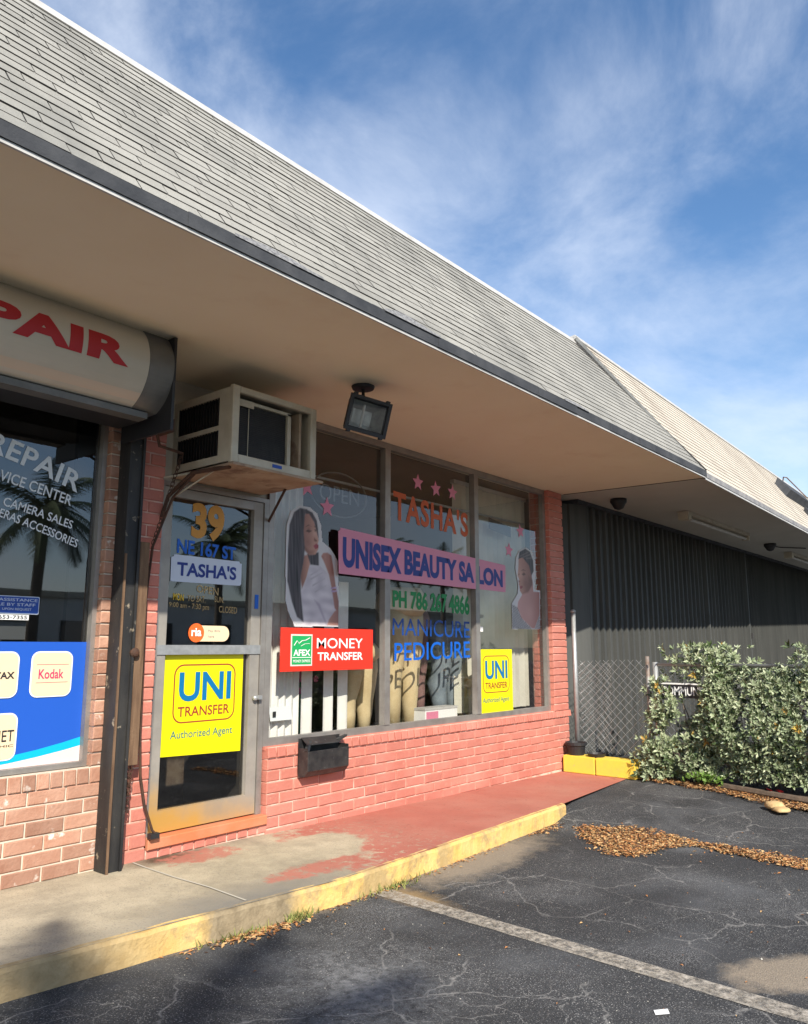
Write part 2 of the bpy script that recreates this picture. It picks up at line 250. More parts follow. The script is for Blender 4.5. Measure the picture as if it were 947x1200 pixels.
# ------------------------------------------------------------------ geometry helpers
OFFS = {}
def props(o, label=None, cat=None, group=None, kind=None):
    if label: o['label'] = label
    if cat: o['category'] = cat
    if group: o['group'] = group
    if kind: o['kind'] = kind
    return o
def thing(name, label, cat, loc=(0, 0, 0), group=None):
    o = bpy.data.objects.new(name, None); COL.objects.link(o); o.location = loc; o.empty_display_size = 0.1
    OFFS[o.name] = Vector(loc); return props(o, label, cat, group)
class MB:
    def __init__(s): s.v = []; s.f = []; s.m = []
    def add(s, vs, fs, mi=0):
        n = len(s.v); s.v += [Vector(v) for v in vs]; s.f += [tuple(i + n for i in f) for f in fs]; s.m += [mi] * len(fs); return s
    def box(s, x0, x1, y0, y1, z0, z1, mi=0):
        return s.add([(x0,y0,z0),(x1,y0,z0),(x1,y1,z0),(x0,y1,z0),(x0,y0,z1),(x1,y0,z1),(x1,y1,z1),(x0,y1,z1)],
                     [(0,3,2,1),(4,5,6,7),(0,1,5,4),(1,2,6,5),(2,3,7,6),(3,0,4,7)], mi)
    def cbox(s, x0, x1, y0, y1, z0, z1, c=0.004, mi=0):
        # box whose -y face is chamfered
        return s.add([(x0,y1,z0),(x1,y1,z0),(x1,y1,z1),(x0,y1,z1),(x0,y0+c,z0),(x1,y0+c,z0),(x1,y0+c,z1),(x0,y0+c,z1),
                      (x0+c,y0,z0+c),(x1-c,y0,z0+c),(x1-c,y0,z1-c),(x0+c,y0,z1-c)],
                     [(0,3,2,1),(0,1,5,4),(1,2,6,5),(2,3,7,6),(3,0,4,7),(4,5,9,8),(5,6,10,9),(6,7,11,10),(7,4,8,11),(8,9,10,11)], mi)
    def prism(s, pts, d, mi=0):
        # pts: planar 3-D outline; d: offset vector
        n = len(pts); d = Vector(d); p = [Vector(q) for q in pts]
        return s.add(p + [q + d for q in p], [tuple(range(n))[::-1], tuple(range(n, 2*n))] + [(i, (i+1) % n, n + (i+1) % n, n + i) for i in range(n)], mi)
    def tube(s, pts, r, k=6, mi=0, caps=True):
        pts = [Vector(p) for p in pts]; n = len(pts); rs = r if isinstance(r, (list, tuple)) else [r]*n
        base = len(s.v); up = Vector((0.13, 0.31, 0.94)); 
        for i, p in enumerate(pts):
            t = (pts[min(i+1, n-1)] - pts[max(i-1, 0)]).normalized()
            a = t.cross(up)
            if a.length < 1e-3: a = t.cross(Vector((1, 0, 0)))
            a.normalize(); b = t.cross(a)
            for j in range(k): an = 2*PI*j/k; s.v.append(p + (a*math.cos(an) + b*math.sin(an))*rs[i])
        for i in range(n-1):
            for j in range(k): q = base+i*k; s.f.append((q+j, q+(j+1)%k, q+k+(j+1)%k, q+k+j)); s.m.append(mi)
        if caps: s.f += [tuple(base+j for j in range(k))[::-1], tuple(base+(n-1)*k+j for j in range(k))]; s.m += [mi, mi]
        return s
    def lathe(s, c, prof, k=20, mi=0):
        base = len(s.v); c = Vector(c)
        for r, z in prof:
            for j in range(k): an = 2*PI*j/k; s.v.append(c + Vector((r*math.cos(an), r*math.sin(an), z)))
        for i in range(len(prof)-1):
            for j in range(k): q = base+i*k; s.f.append((q+j, q+(j+1)%k, q+k+(j+1)%k, q+k+j)); s.m.append(mi)
        s.f += [tuple(base+j for j in range(k))[::-1], tuple(base+(len(prof)-1)*k+j for j in range(k))]; s.m += [mi, mi]
        return s
    def poly(s, pts, y, mi=0):
        # possibly concave flat outline in the x-z plane facing -y
        v3 = [Vector((a, 0, c)) for a, c in pts]
        tris = tessellate_polygon([v3]); n = len(s.v); s.v += [Vector((a, y, c)) for a, c in pts]
        for t in tris:
            a, b_, c_ = [pts[i] for i in t]
            if (b_[0]-a[0])*(c_[1]-a[1]) - (b_[1]-a[1])*(c_[0]-a[0]) < 0: t = (t[0], t[2], t[1])
            s.f.append(tuple(n+i for i in t)); s.m.append(mi)
        return s
    def mesh(s, name, mats, off=(0, 0, 0)):
        me = bpy.data.meshes.new(name); off = Vector(off)
        me.from_pydata([v - off for v in s.v], [], s.f)
        for mm in (mats if isinstance(mats, (list, tuple)) else [mats]): me.materials.append(mm)
        if any(s.m): me.polygons.foreach_set('material_index', s.m)
        me.update(); return me
    def build(s, name, mats, parent=None, label=None, cat=None, group=None, kind=None, smooth=False):
        off = OFFS.get(parent.name, Vector((0, 0, 0))) if parent else Vector((0, 0, 0))
        me = s.mesh(name, mats, off); o = bpy.data.objects.new(name, me); COL.objects.link(o)
        if parent: o.parent = parent
        OFFS[o.name] = off
        if smooth: me.shade_smooth()
        return props(o, label, cat, group, kind)
def inst(name, me, parent, loc, rot=(0, 0, 0), sc=(1, 1, 1)):
    o = bpy.data.objects.new(name, me); COL.objects.link(o); o.parent = parent
    o.location = Vector(loc) - OFFS.get(parent.name, Vector((0, 0, 0))); o.rotation_euler = rot; o.scale = sc; return o
def copy_thing(root, delta, label=None):
    def rec(o, parent):
        c = o.copy(); COL.objects.link(c); c.parent = parent
        for ch in o.children: rec(ch, c)
        return c
    r = rec(root, None); r.location = root.location + Vector(delta)
    if label: r['label'] = label
    return r
def text_mesh(s, bold=0.0, spacing=1.0):
    cu = bpy.data.curves.new('lettering', 'FONT'); cu.body = s; cu.size = 1; cu.offset = bold; cu.space_character = spacing; cu.resolution_u = 4
    o = bpy.data.objects.new('tmp', cu); COL.objects.link(o)
    dg = bpy.context.evaluated_depsgraph_get(); me = bpy.data.meshes.new_from_object(o.evaluated_get(dg)); bpy.data.objects.remove(o)
    vs = [v.co.copy() for v in me.vertices]; fs = [tuple(p.vertices) for p in me.polygons]; bpy.data.meshes.remove(me)
    x0 = min(v.x for v in vs); x1 = max(v.x for v in vs); y0 = min(v.y for v in vs); y1 = max(v.y for v in vs)
    return [((v.x-x0)/(x1-x0), (v.y-y0)/(y1-y0)) for v in vs], fs
def text(s, x0, x1, z0, z1, y, m, parent, bold=0.0, spacing=1.0, fn=None, name='lettering', mb=None, mi=0, shear=0.0):
    vs, fs = text_mesh(s, bold, spacing)
    def f0(a, b_): return (x0 + (x1-x0)*a, y, z0 + (z1-z0)*b_ + shear*a)
    f = fn or f0
    mm = mb or MB(); mm.add([f(a, b_) for a, b_ in vs], fs, mi)
    if mb: return mm
    return mm.build(name, m, parent)

YW = 4.356     # brick face plane
YG = 4.45      # glass plane
def zs(x): return 0.018 * (7.9 - min(max(x, 0.0), 7.9))
def sstep(a, b_, x):
    t = min(max((x-a)/(b_-a), 0), 1); return t*t*(3-2*t)
KY = [(-3, 3.35), (1.5, 3.311), (2.44, 3.248), (3.29, 3.19), (4.3, 3.25), (6.15, 3.385), (8.0, 3.60)]
def ky(x):
    if x <= KY[0][0]: return KY[0][1]
    for (a, p), (b_, q) in zip(KY, KY[1:]):
        if x <= b_: return p + (q-p)*(x-a)/(b_-a)
    return KY[-1][1]
def zg(x, y):
    g = zs(x) - 0.125
    s1 = sstep(6.02, 6.5, x) * sstep(2.2, 3.2, y); s2 = sstep(5.9, 7.8, x)
    s = max(s1, s2)
    return g + (-0.006 - g) * s

# ------------------------------------------------------------------ ground
xs = [-30, -15, -6, -2] + [i*0.25 for i in range(0, 41)] + [11, 13, 20, 30, 60]
ys = [-24, -16, -8, -4, -2] + [-1 + i*0.25 for i in range(0, 23)]
g = MB(); nx = len(xs)
for y in ys:
    for x in xs: g.v.append(Vector((x, y, zg(x, y) if x < 9 else -0.006)))
for j in range(len(ys)-1):
    for i in range(nx-1): g.f.append((j*nx+i, j*nx+i+1, (j+1)*nx+i+1, (j+1)*nx+i)); g.m.append(0)
g.build('parking_lot', ASPH, kind='structure', smooth=True)
GRASSM = mat('far_ground', (0.07, 0.08, 0.045), (0.10, 0.095, 0.07), 0.5, 0.95)
g = MB(); g.add([(-900, -900, -0.30), (900, -900, -0.30), (900, 900, -0.30), (-900, 900, -0.30)], [(0, 1, 2, 3)]); g.build('ground', GRASSM, kind='structure')
ROADM = mat('street_asphalt', (0.08, 0.08, 0.085), (0.11, 0.11, 0.115), 1.0, 0.9)
g = MB(); g.add([(-300, -38, -0.26), (300, -38, -0.26), (300, -24.2, -0.26), (-300, -24.2, -0.26)], [(0, 1, 2, 3)]); g.build('road', ROADM, kind='structure')

# sidewalk slab with a ramp of red paint, kerb along its edge
wx = [-3, -1, 0, 1] + [1.5 + 0.25*i for i in range(0, 27)]
g = MB(); rows = 8
for x in wx:
    k = ky(x) + 0.012
    for j in range(rows+1):
        y = k + (4.62-k)*j/rows; g.v.append(Vector((x, y, zs(x) + 0.002*noise.noise(Vector((x*2, y*2, 0))))))
for i in range(len(wx)-1):
    for j in range(rows): a = i*(rows+1)+j; g.f.append((a, a+rows+1, a+rows+2, a+1)); g.m.append(0)
g.build('sidewalk', WALK, kind='structure', smooth=True)
g = MB()
kx = [-3, -1, 0, 1] + [1.3 + .05*i for i in range(0, 100)]
prof = lambda x: [(ky(x)-0.012, -0.30), (ky(x)-0.006, zs(x)-0.018), (ky(x)+0.004, zs(x)-0.003), (ky(x)+0.03, zs(x)+0.003), (ky(x)+0.05, zs(x)-0.02)]
n0 = 0
for x in kx:
    for (y, z) in prof(x): g.v.append(Vector((x, y + 0.010*noise.noise(Vector((x*5, z*9, 3))) + .006*noise.noise(Vector((x*21, z*30, 8))), z - 0.012*max(0, noise.noise(Vector((x*11, y*3, 1)))-.15))))
for i in range(len(kx)-1):
    for j in range(4): a = i*5+j; g.f.append((a, a+5, a+6, a+1)); g.m.append(0)
g.f.append(tuple((len(kx)-1)*5+j for j in range(5))); g.m.append(0)
g.build('kerb', KERB, kind='structure')
# joint lines in the slab
g = MB()
for x in (1.0, 2.72): 
    pts = [(x + 0.01*math.sin(y*9), y, zs(x)+0.004) for y in (ky(x)+.05, 3.6, 3.9, 4.2, 4.34)]
    for a, b_ in zip(pts, pts[1:]): g.add([(a[0]-.006, a[1], a[2]), (a[0]+.006, a[1], a[2]), (b_[0]+.006, b_[1], b_[2]), (b_[0]-.006, b_[1], b_[2])], [(0, 1, 2, 3)])
g.build('sidewalk_joint', mat('pale_joint', (0.45, 0.42, 0.35), None, rough=0.95), kind='structure')
# parking stripe sheet
g = MB(); pts = []
for i in range(41):
    y = 3.19 - i*0.12; x = 3.62 + (y-3.2)*0.055; w = 0.066 + 0.006*noise.noise(Vector((0, y*7, 0)))
    pts.append((x-w, x+w, y))
for a in pts: g.v += [Vector((a[0], a[2], zg(a[0], a[2])+0.004)), Vector((a[1], a[2], zg(a[1], a[2])+0.004))]
for i in range(len(pts)-1): g.f.append((2*i+1, 2*i, 2*i+2, 2*i+3)); g.m.append(0)
g.build('parking_line', STRIPE, kind='structure')

# ------------------------------------------------------------------ the storefront building
B = thing('storefront_building', 'low brick storefront block with shingled mansard roof and salmon painted front', 'building', (0, 4.5, 0))
O0 = (0, 4.5, 0)
bm_ = {}
def brick_mesh(kind, L_, H_, D_, m, c=0.005):
    key = (kind, round(L_, 3), round(H_, 3), round(D_, 3))
    if key not in bm_: bm_[key] = MB().cbox(-L_/2, L_/2, 0, D_, -H_/2, H_/2, c).mesh('brick', m)
    return bm_[key]
CH = 0.078; JT = 0.010
def lay(parent, x0, x1, z0, rows, blen, m, kind, y=YW, D=0.06, ch=CH, bond=0.5, jitter=0.0025, slope=False):
    for r_ in range(rows):
        z = z0 + (r_+0.5)*ch; x = x0 - (blen*bond if r_ % 2 else 0)
        while x < x1 - 0.02:
            a = max(x, x0); b_ = min(x+blen, x1)
            if b_-a > 0.035:
                inst('brick', brick_mesh(kind, b_-a-JT, ch-JT, D, m), parent, ((a+b_)/2, y + random.uniform(-jitter, jitter), z + random.uniform(-.0012, .0012)), (random.uniform(-.012, .012), random.uniform(-.006, .006), random.uniform(-.008, .008)))
            x += blen
# salon wall under the window
w = MB().box(3.76, 8.17, YW+0.009, 4.58, -0.1, 0.648).build('wall', SALMON_M, B, label='salmon painted brick wall under the salon window')
lay(w, 3.75, 8.18, 0.025, 7, 0.255, SALMON, 'sal')
x = 3.75
while x < 8.17:
    inst('brick', brick_mesh('salh', 0.075, 0.068, 0.20, SALMON), w, (x+0.0425, YW-0.008+random.uniform(-.002, .002), 0.614), (R(-9)+random.uniform(-.01, .01), 0, 0)); x += 0.086
MB().box(3.75, 7.86, YW+0.03, YG+0.02, 0.630, 0.655).build('sill', SALMON, w)
# right pillar
w = MB().box(7.868, 8.165, YW+0.009, 4.62, 0.645, 3.145).build('pillar', SALMON_M, B, label='salmon brick pillar at the right end of the salon window')
z = 0.645; r_ = 0
while z < 3.12:
    inst('brick', brick_mesh('pil', 0.318, CH-JT, 0.25, SALMON), w, (8.017, YW-0.003+random.uniform(-.003, .003), z+CH/2), (0, random.uniform(-.006, .006), random.uniform(-.012, .012))); z += CH; r_ += 1
# jamb between pole and door
w = MB().box(2.60, 2.812, YW+0.009, 4.60, 0.0, 3.145).build('pillar', SALMON_M, B, label='narrow salmon brick pier left of the glass door')
lay(w, 2.59, 2.822, 0.085, 39, 0.235, SALMON, 'jmb', D=0.08)
# threshold under the door
w = MB().box(2.822, 3.752, YW+0.009, 4.60, -0.05, 0.19).build('threshold', SALMON_M, B, label='brick threshold with a flat orange painted board under the glass door')
x = 2.825
while x < 3.74:
    inst('brick', brick_mesh('sol', 0.075, 0.078, 0.05, SALMON), w, (x+0.0425, YW+random.uniform(-.002, .002), zs(3.2)+0.043-0.0)); x += 0.086
MB().cbox(2.822, 3.75, YW-0.02, 4.5, 0.145, 0.205).build('board', ORANGE, w)
# left shop wall
w = MB().box(-3, 2.60, YW+0.009, 4.6, -0.1, 0.668).build('wall', RAW_M, B, label='unpainted worn pink brick wall under the repair shop window')
lay(w, 0.9, 2.59, 0.10, 6, 0.215, RAWBR, 'raw', ch=0.0805)
x = 0.9
while x < 2.58:
    inst('brick', brick_mesh('rawh', 0.066, 0.082, 0.16, RAWBR), w, (x+0.038, YW-0.004+random.uniform(-.003, .003), 0.624), (R(-4), 0, random.uniform(-.01, .01))); x += 0.0765
lay(w, -3, 0.9, 0.10, 7, 0.86, RAWBR, 'rawbig', ch=0.0805)
w = MB().box(2.440, 2.60, YW+0.009, 4.6, 0.668, 3.145).build('pillar', RAW_M, B, label='unpainted pink brick pier between the repair shop window and black post')
z = 0.672
while z < 3.12:
    inst('brick', brick_mesh('rawp', 0.165, 0.074-0.009, 0.12, RAWBR), w, (2.516, YW-0.002+random.uniform(-.003, .003), z+0.037), (0, random.uniform(-.01, .01), random.uniform(-.014, .014))); z += 0.074

# frames and glass of the salon window
FD0, FD1 = YG-0.045, YG+0.01
win = thing('display_window', None, None, (3.77, YG, 0.66)); win.parent = B; win.location = Vector((3.77, YG, 0.66)) - Vector(O0)
win['label'] = 'three-pane aluminium display window of the beauty salon'
fr = MB().box(3.745, 3.80, FD0, FD1, 0.652, 3.14).box(7.81, 7.862, FD0, FD1, 0.652, 3.14).box(3.80, 7.81, FD0, FD1, 0.654, 0.705).box(3.80, 7.81, FD0, FD1, 3.085, 3.138)
fr.build('frame', ALU, win)
MB().box(5.045, 5.115, FD0-0.008, FD1, 0.707, 3.083).build('mullion', ALU, win)
MB().box(6.415, 6.485, FD0-0.008, FD1, 0.707, 3.083).build('mullion', ALU, win)
for a, b_ in ((3.80, 5.045), (5.115, 6.415), (6.485, 7.81)):
    MB().add([(a, YG, 0.705), (b_, YG, 0.705), (b_, YG, 3.085), (a, YG, 3.085)], [(0, 1, 2, 3)]).build('glass_pane', GLASS, win)
# lettering on the middle pane
def skewed(x0, x1, zl0, zl1, zr0, zr1, y=YG-0.003):
    return lambda a, b_: (x0+(x1-x0)*a, y, (zl0+(zr0-zl0)*a)*(1-b_) + (zl1+(zr1-zl1)*a)*b_)
def sub(name, loc, label, parent=B):
    t = thing(name, None, None, loc); t.parent = parent; t.location = Vector(loc) - OFFS[parent.name]
    if label: t['label'] = label
    return t
YF = YG-0.003
text("TASHA'S", 0, 0, 0, 0, 0, ORG, win, 0.03, 1.1, fn=skewed(5.21, 6.37, 2.47, 2.745, 2.43, 2.68))
text("PH 786 267 4866", 0, 0, 0, 0, 0, GRN, win, 0.04, 1.0, fn=skewed(5.205, 6.375, 1.69, 1.845, 1.655, 1.85))
text("MANICURE", 0, 0, 0, 0, 0, DKBLUE, win, 0.0, 1.0, fn=skewed(5.205, 6.372, 1.45, 1.60, 1.435, 1.595))
text("PEDICURE", 0, 0, 0, 0, 0, BLUEV, win, 0.006, 1.0, fn=skewed(5.23, 6.372, 1.225, 1.385, 1.245, 1.405))
def star(cx, cz, r, m, rot=0.0, squash=0.85):
    pts = []
    for i in range(10):
        a = PI/2 + i*PI/5 + rot; rr = r if i % 2 == 0 else r*0.45; pts.append((cx+rr*math.cos(a), cz+rr*math.sin(a)))
    return MB().poly(pts, YF)
for cx, cz, rt in ((5.565, 2.865, 0), (5.84, 2.845, .12), (6.11, 2.85, -.05), (4.155, 2.60, .2), (4.385, 2.465, .05), (7.375, 2.61, .2), (7.13, 2.375, -.1)):
    star(cx, cz, 0.085, PINK, rt).build('star_sticker', PINK, win)
MB().box(3.735, 3.805, YF-.004, YF-.001, 1.475, 1.53).build('paper_label', WHT, win); MB().box(6.50, 6.60, YF-.004, YF-.001, 1.50, 1.55).build('paper_label', WHT, win)

# ---- glass door
door = sub('door', (2.85, YG, 0.2), 'aluminium framed glass door of the beauty salon')
d0, d1 = YG-0.035, YG+0.01
MB().box(2.815, 2.858, d0-.01, d1, 0.206, 2.43).box(3.70, 3.743, d0-.01, d1, 0.206, 2.43).box(2.858, 3.70, d0-.01, d1, 2.40, 2.43).build('frame', ALU, door)
MB().box(2.862, 2.925, d0, d1, 0.215, 2.395).build('stile', ALUY, door); MB().box(3.612, 3.696, d0, d1, 0.215, 2.395).build('stile', ALUY, door)
MB().box(2.925, 3.612, d0, d1, 0.215, 0.345).build('bottom_rail', ALUY, door); MB().box(2.925, 3.612, d0, d1, 2.335, 2.395).build('top_rail', ALU, door)
MB().box(2.83, 3.712, d0-0.008, d0-0.002, 1.300, 1.362).build('push_bar', GALV, door)
MB().add([(2.925, YG, 0.345), (3.612, YG, 0.345), (3.612, YG, 2.335), (2.925, YG, 2.335)], [(0, 1, 2, 3)]).build('glass_pane', GLASSD, door)
MB().lathe((3.655, d0-0.02, 0.995), [(0.014, -0.014), (0.018, 0), (0.014, 0.014)], 12).box(3.668, 3.70, d0-0.045, d0-0.001, 0.985, 1.012).build('handle', GALV, door)
MB().box(3.64, 3.672, d0-0.004, d0-0.001, 1.62, 1.72).build('lock_sticker', BLUEV, door)
text("39", 0, 0, 0, 0, 0, GOLD, door, 0.045, fn=skewed(3.10, 3.372, 2.075, 2.325, 2.07, 2.33))
text("NE 167 ST", 0, 0, 0, 0, 0, BLUEV, door, 0.03, fn=skewed(2.995, 3.482, 1.965, 2.065, 1.955, 2.05))
text("OPEN", 0, 0, 0, 0, 0, GOLD2, door, 0.006, fn=skewed(3.165, 3.345, 1.715, 1.765, 1.70, 1.752))
text("MON", 0, 0, 0, 0, 0, YELV, door, 0.015, fn=skewed(2.985, 3.065, 1.655, 1.70, 1.65, 1.695))
text("TO SAT.", 0, 0, 0, 0, 0, GOLD2, door, 0.004, fn=skewed(3.095, 3.24, 1.652, 1.69, 1.645, 1.69))
text("SUN.", 0, 0, 0, 0, 0, GOLD2, door, 0.002, fn=skewed(3.315, 3.395, 1.655, 1.695, 1.65, 1.69))
text("9:00 am - 7:30 pm", 0, 0, 0, 0, 0, GOLD2, door, 0.004, fn=skewed(2.955, 3.27, 1.60, 1.64, 1.585, 1.635))
text("CLOSED", 0, 0, 0, 0, 0, GOLD2, door, 0.004, fn=skewed(3.355, 3.51, 1.585, 1.63, 1.58, 1.625))
MB().box(2.82, 3.742, YG-0.02, YG+0.02, 2.432, 3.138).build('transom', TRANS, B, label='cream plywood transom panel above the glass door')

# ---- repair shop window
lw = sub('shop_window', (2.0, YG, 0.67), 'aluminium framed window of the repair shop')
MB().box(2.405, 2.442, FD0, FD1, 0.672, 3.14).box(-3, 2.405, FD0, FD1, 0.672, 0.70).box(-3, 2.405, FD0, FD1, 3.08, 3.138).build('frame', ALU, lw)
MB().box(0.55, 0.60, FD0, FD1, 0.702, 3.078).build('mullion', ALU, lw)
MB().box(2.28, 2.403, YG+0.02, YG+0.06, 0.70, 3.08).build('inner_jamb', DARK, lw)
MB().add([(0.60, YG, 0.70), (2.405, YG, 0.70), (2.405, YG, 3.08), (0.60, YG, 3.08)], [(0, 1, 2, 3)]).build('glass_pane', GLASSD, lw)
MB().add([(-3, YG, 0.70), (0.55, YG, 0.70), (0.55, YG, 3.08), (-3, YG, 3.08)], [(0, 1, 2, 3)]).build('glass_pane', GLASSD, lw)
def arcfn(x0, x1, xl, xr, zl, zr, h, sag):
    # text spans x0..x1; baseline passes (xl,zl) and (xr,zr), bends by sag
    def f(a, b_):
        x = x0+(x1-x0)*a; t = (x-xl)/(xr-xl); z = zl+(zr-zl)*t + sag*4*t*(1-t)*0.25
        s_ = (zr-zl)/(xr-xl); return (x + (-s_)*b_*h*0.9, YF, z + b_*h)
    return f
text("REPAIR", 0, 0, 0, 0, 0, LETW, lw, 0.02, 1.05, fn=arcfn(1.74, 2.28, 1.86, 2.28, 2.395, 2.262, 0.115, .03))
text("SERVICE CENTER", 0, 0, 0, 0, 0, LETW, lw, 0.012, 1.0, fn=arcfn(1.715, 2.245, 1.83, 2.25, 2.265, 2.175, 0.062, .02))
text("CAMERA SALES", 0, 0, 0, 0, 0, LETW, lw, 0.012, 1.0, fn=arcfn(1.855, 2.262, 1.87, 2.26, 2.125, 2.04, 0.050, .015))
text("CAMERAS ACCESSORIES", 0, 0, 0, 0, 0, LETW, lw, 0.012, 1.0, fn=arcfn(1.72, 2.30, 1.85, 2.305, 2.06, 1.93, 0.048, .02))
fl = sub('poster_film', (2.0, YF, 0.7), 'blue promotional film with cream badges along the lower pane'); fl.parent = lw; fl.location = Vector((2.0, YF, 0.7)) - OFFS[lw.name]
FX = MB().box(0.60, 2.404, YG-0.005, YG-0.002, 0.701, 1.378)
def filmpart(mb, m, name, y=None): return mb.build(name, m, lw)
bpy.data.objects.remove(fl)
FX.build('blue_film', BLUEF, lw)
sw = [(1.2, 0.701), (2.404, 0.701), (2.404, 0.835), (2.3, 0.812), (2.15, 0.785), (2.0, 0.765), (1.8, 0.75), (1.2, 0.74)]
MB().poly(sw, YG-0.007).build('film_swoosh', CYAN, lw)
sw = [(1.2, 0.701), (2.404, 0.701), (2.404, 0.787), (2.3, 0.768), (2.15, 0.746), (2.0, 0.728), (1.8, 0.715), (1.2, 0.708)]
MB().poly(sw, YG-0.009).build('film_swoosh', PALEP, lw)
def rrect(x0, x1, z0, z1, r, k=5):
    p = []
    for cx, cz, a0 in ((x1-r, z1-r, 0), (x0+r, z1-r, 90), (x0+r, z0+r, 180), (x1-r, z0+r, 270)):
        for i in range(k+1): a = R(a0+90*i/k); p.append((cx+r*math.cos(a), cz+r*math.sin(a)))
    return p
def badge(x0, x1, z0, z1):
    MB().poly(rrect(x0, x1, z0, z1, 0.045), YG-0.010).build('badge_border', WHT, lw); MB().poly(rrect(x0+.008, x1-.008, z0+.008, z1-.008, 0.038), YG-0.012).build('badge', BADGE, lw)
badge(2.083, 2.325, 1.07, 1.325); badge(1.77, 2.018, 1.075, 1.325); badge(1.78, 2.035, 0.745, 0.995)
text("Kodak", 2.128, 2.272, 1.172, 1.225, YG-0.014, KODR, lw, 0.012); text("PENTAX", 1.80, 1.995, 1.178, 1.215, YG-0.014, BLK, lw, 0.03)
text("PLANET", 1.80, 2.018, 0.845, 0.905, YG-0.014, BLK, lw, 0.004); text("GRAPHIC", 1.83, 2.018, 0.815, 0.828, YG-0.014, BLK, lw, 0.004)
MB().box(2.115, 2.30, YG-.0135, YG-.0125, 1.250, 1.252).box(2.115, 2.30, YG-.0135, YG-.0125, 1.150, 1.152).build('badge_rule', KODR, lw)
nb_ = MB().poly(rrect(1.62, 2.104, 1.53, 1.630, 0.008), YG-0.006).build('notice_sticker', PALE, lw); MB().poly(rrect(1.625, 2.099, 1.535, 1.625, 0.006), YG-0.008).build('notice_sticker', BBLUE, lw)
text("DISABLED ASSISTANCE", 1.70, 2.09, 1.600, 1.616, YG-.010, PALE, lw, .006); text("AVAILABLE BY STAFF", 1.72, 2.08, 1.574, 1.590, YG-.010, PALE, lw, .006); text("UPON REQUEST", 1.90, 2.06, 1.548, 1.563, YG-.010, PALE, lw, .006)
MB().box(1.80, 2.05, YG-.006, YG-.002, 1.497, 1.527).build('phone_strip', WHT, lw); text("305-653-7355", 1.81, 2.04, 1.502, 1.522, YG-.008, BLK, lw, .01)
MB().box(1.80, 2.055, YG+0.03, YG+0.034, 1.39, 1.49).build('grey_card', GRYT, lw)

# ---- interior shell
MB().box(-3, 8.17, 8.6, 8.75, 0, 4.4).build('back_wall', INT, B)
MB().box(-3.15, -3, YW+.02, 8.75, 0, 4.4).build('side_wall', INT, B); MB().box(2.62, 2.72, 4.62, 8.6, 0, 3.13).build('partition_wall', INT, B)
MB().box(8.0, 8.17, 4.63, 8.6, 0, 3.13).build('side_wall', INT, B)
MB().box(-3, 8.0, 4.62, 8.6, 0.0, 0.12).build('interior_floor', INTF, B); MB().box(3.8, 7.86, 4.582, 5.4, 0.12, 0.60).build('window_ledge', INTF, B)

# ---- soffit, fascia, roof
EY = 2.735; SZ = 3.14
s_ = MB().add([(-3, EY, SZ), (8.355, EY, SZ), (8.225, 4.35, SZ), (8.17, 4.62, SZ), (-3, 4.62, SZ), (-3, EY, SZ+.05), (8.355, EY, SZ+.05), (8.225, 4.35, SZ+.05), (8.17, 4.62, SZ+.05), (-3, 4.62, SZ+.05)],
              [(4, 3, 2, 1, 0)[::-1], (5, 6, 7, 8, 9), (0, 1, 6, 5), (1, 2, 7, 6), (2, 3, 8, 7), (3, 4, 9, 8), (4, 0, 5, 9)])
s_.build('soffit', SOFF, B, label='cream painted soffit under the shingled overhang')
MB().box(-3, 8.17, 4.62, 8.75, 3.142, 3.2).build('ceiling', INT, B)
MB().box(-3, 8.36, EY-0.014, EY-0.002, SZ-0.006, SZ+0.010).build('drip_edge', WHITEM, B)
g = MB(); X = -3
while X < 8.365:
    x2 = min(X+0.6, 8.372); n_ = 2
    a = EY-0.022+random.uniform(-.003, .003); g.box(X, x2, a, EY+.02, SZ+0.011, SZ+0.076+random.uniform(-.003, .003)); X = x2
g.build('fascia', FASC, B, label='dark rolled asphalt fascia strip along the salon roof edge')
SL = R(55.0); CO, SI = math.cos(SL), math.sin(SL)
EZ = SZ+0.072; EY0 = EY-0.012; EXP = 0.0845; NC = 20; RUN = EXP*NC; HX = 8.365
def hipx(s): return HX - s*CO*1.02
rp = lambda x, s, h=0.0: (x, EY0 + s*CO - h*SI, EZ + s*SI + h*CO)
roof = sub('roof', (0, EY, EZ), 'pale grey shingle mansard roof of the salon block')
g = MB()
a, b_, c_, d_ = rp(-3, 0), rp(hipx(0), 0), rp(hipx(RUN), RUN), rp(-3, RUN)
g.add([a, b_, c_, d_] + [rp(-3, 0, -.05), rp(hipx(0), 0, -.05), rp(hipx(RUN), RUN, -.05), rp(-3, RUN, -.05)], [(0, 1, 2, 3), (7, 6, 5, 4), (1, 5, 6, 2), (0, 3, 7, 4), (2, 6, 7, 3), (0, 4, 5, 1)])
g.build('roof_deck', SHEDGE, roof)
# one shingle tab: lies on the slope, proud at its lower edge
def tab_mb(wl, w_, th=0.009, mb=None, x=0, s=0, off=0):
    mb = mb or MB(); e = EXP*1.15
    f = (lambda xx, ss, hh: (xx, ss*CO - hh*SI, ss*SI + hh*CO)) if off == 0 else (lambda xx, ss, hh: rp(xx, ss, hh))
    v = [f(x, s, 0), f(x+wl, s, 0), f(x+w_, s+e, -.001), f(x, s+e, -.001), f(x, s, th), f(x+wl, s, th), f(x+w_, s+e, .003), f(x, s+e, .003)]
    mb.add(v, [(4, 5, 6, 7)], 0); mb.add(v, [(0, 1, 5, 4), (1, 2, 6, 5), (3, 0, 4, 7)], 1); return mb
TW = 0.305
TABM = tab_mb(TW-.006, TW-.006).mesh('shingle', [SHING, SHEDGE])
TABM_S = [tab_mb(q*TW-.006, q*TW-.006).mesh('shingle', [SHING, SHEDGE]) for q in (0.5,)]
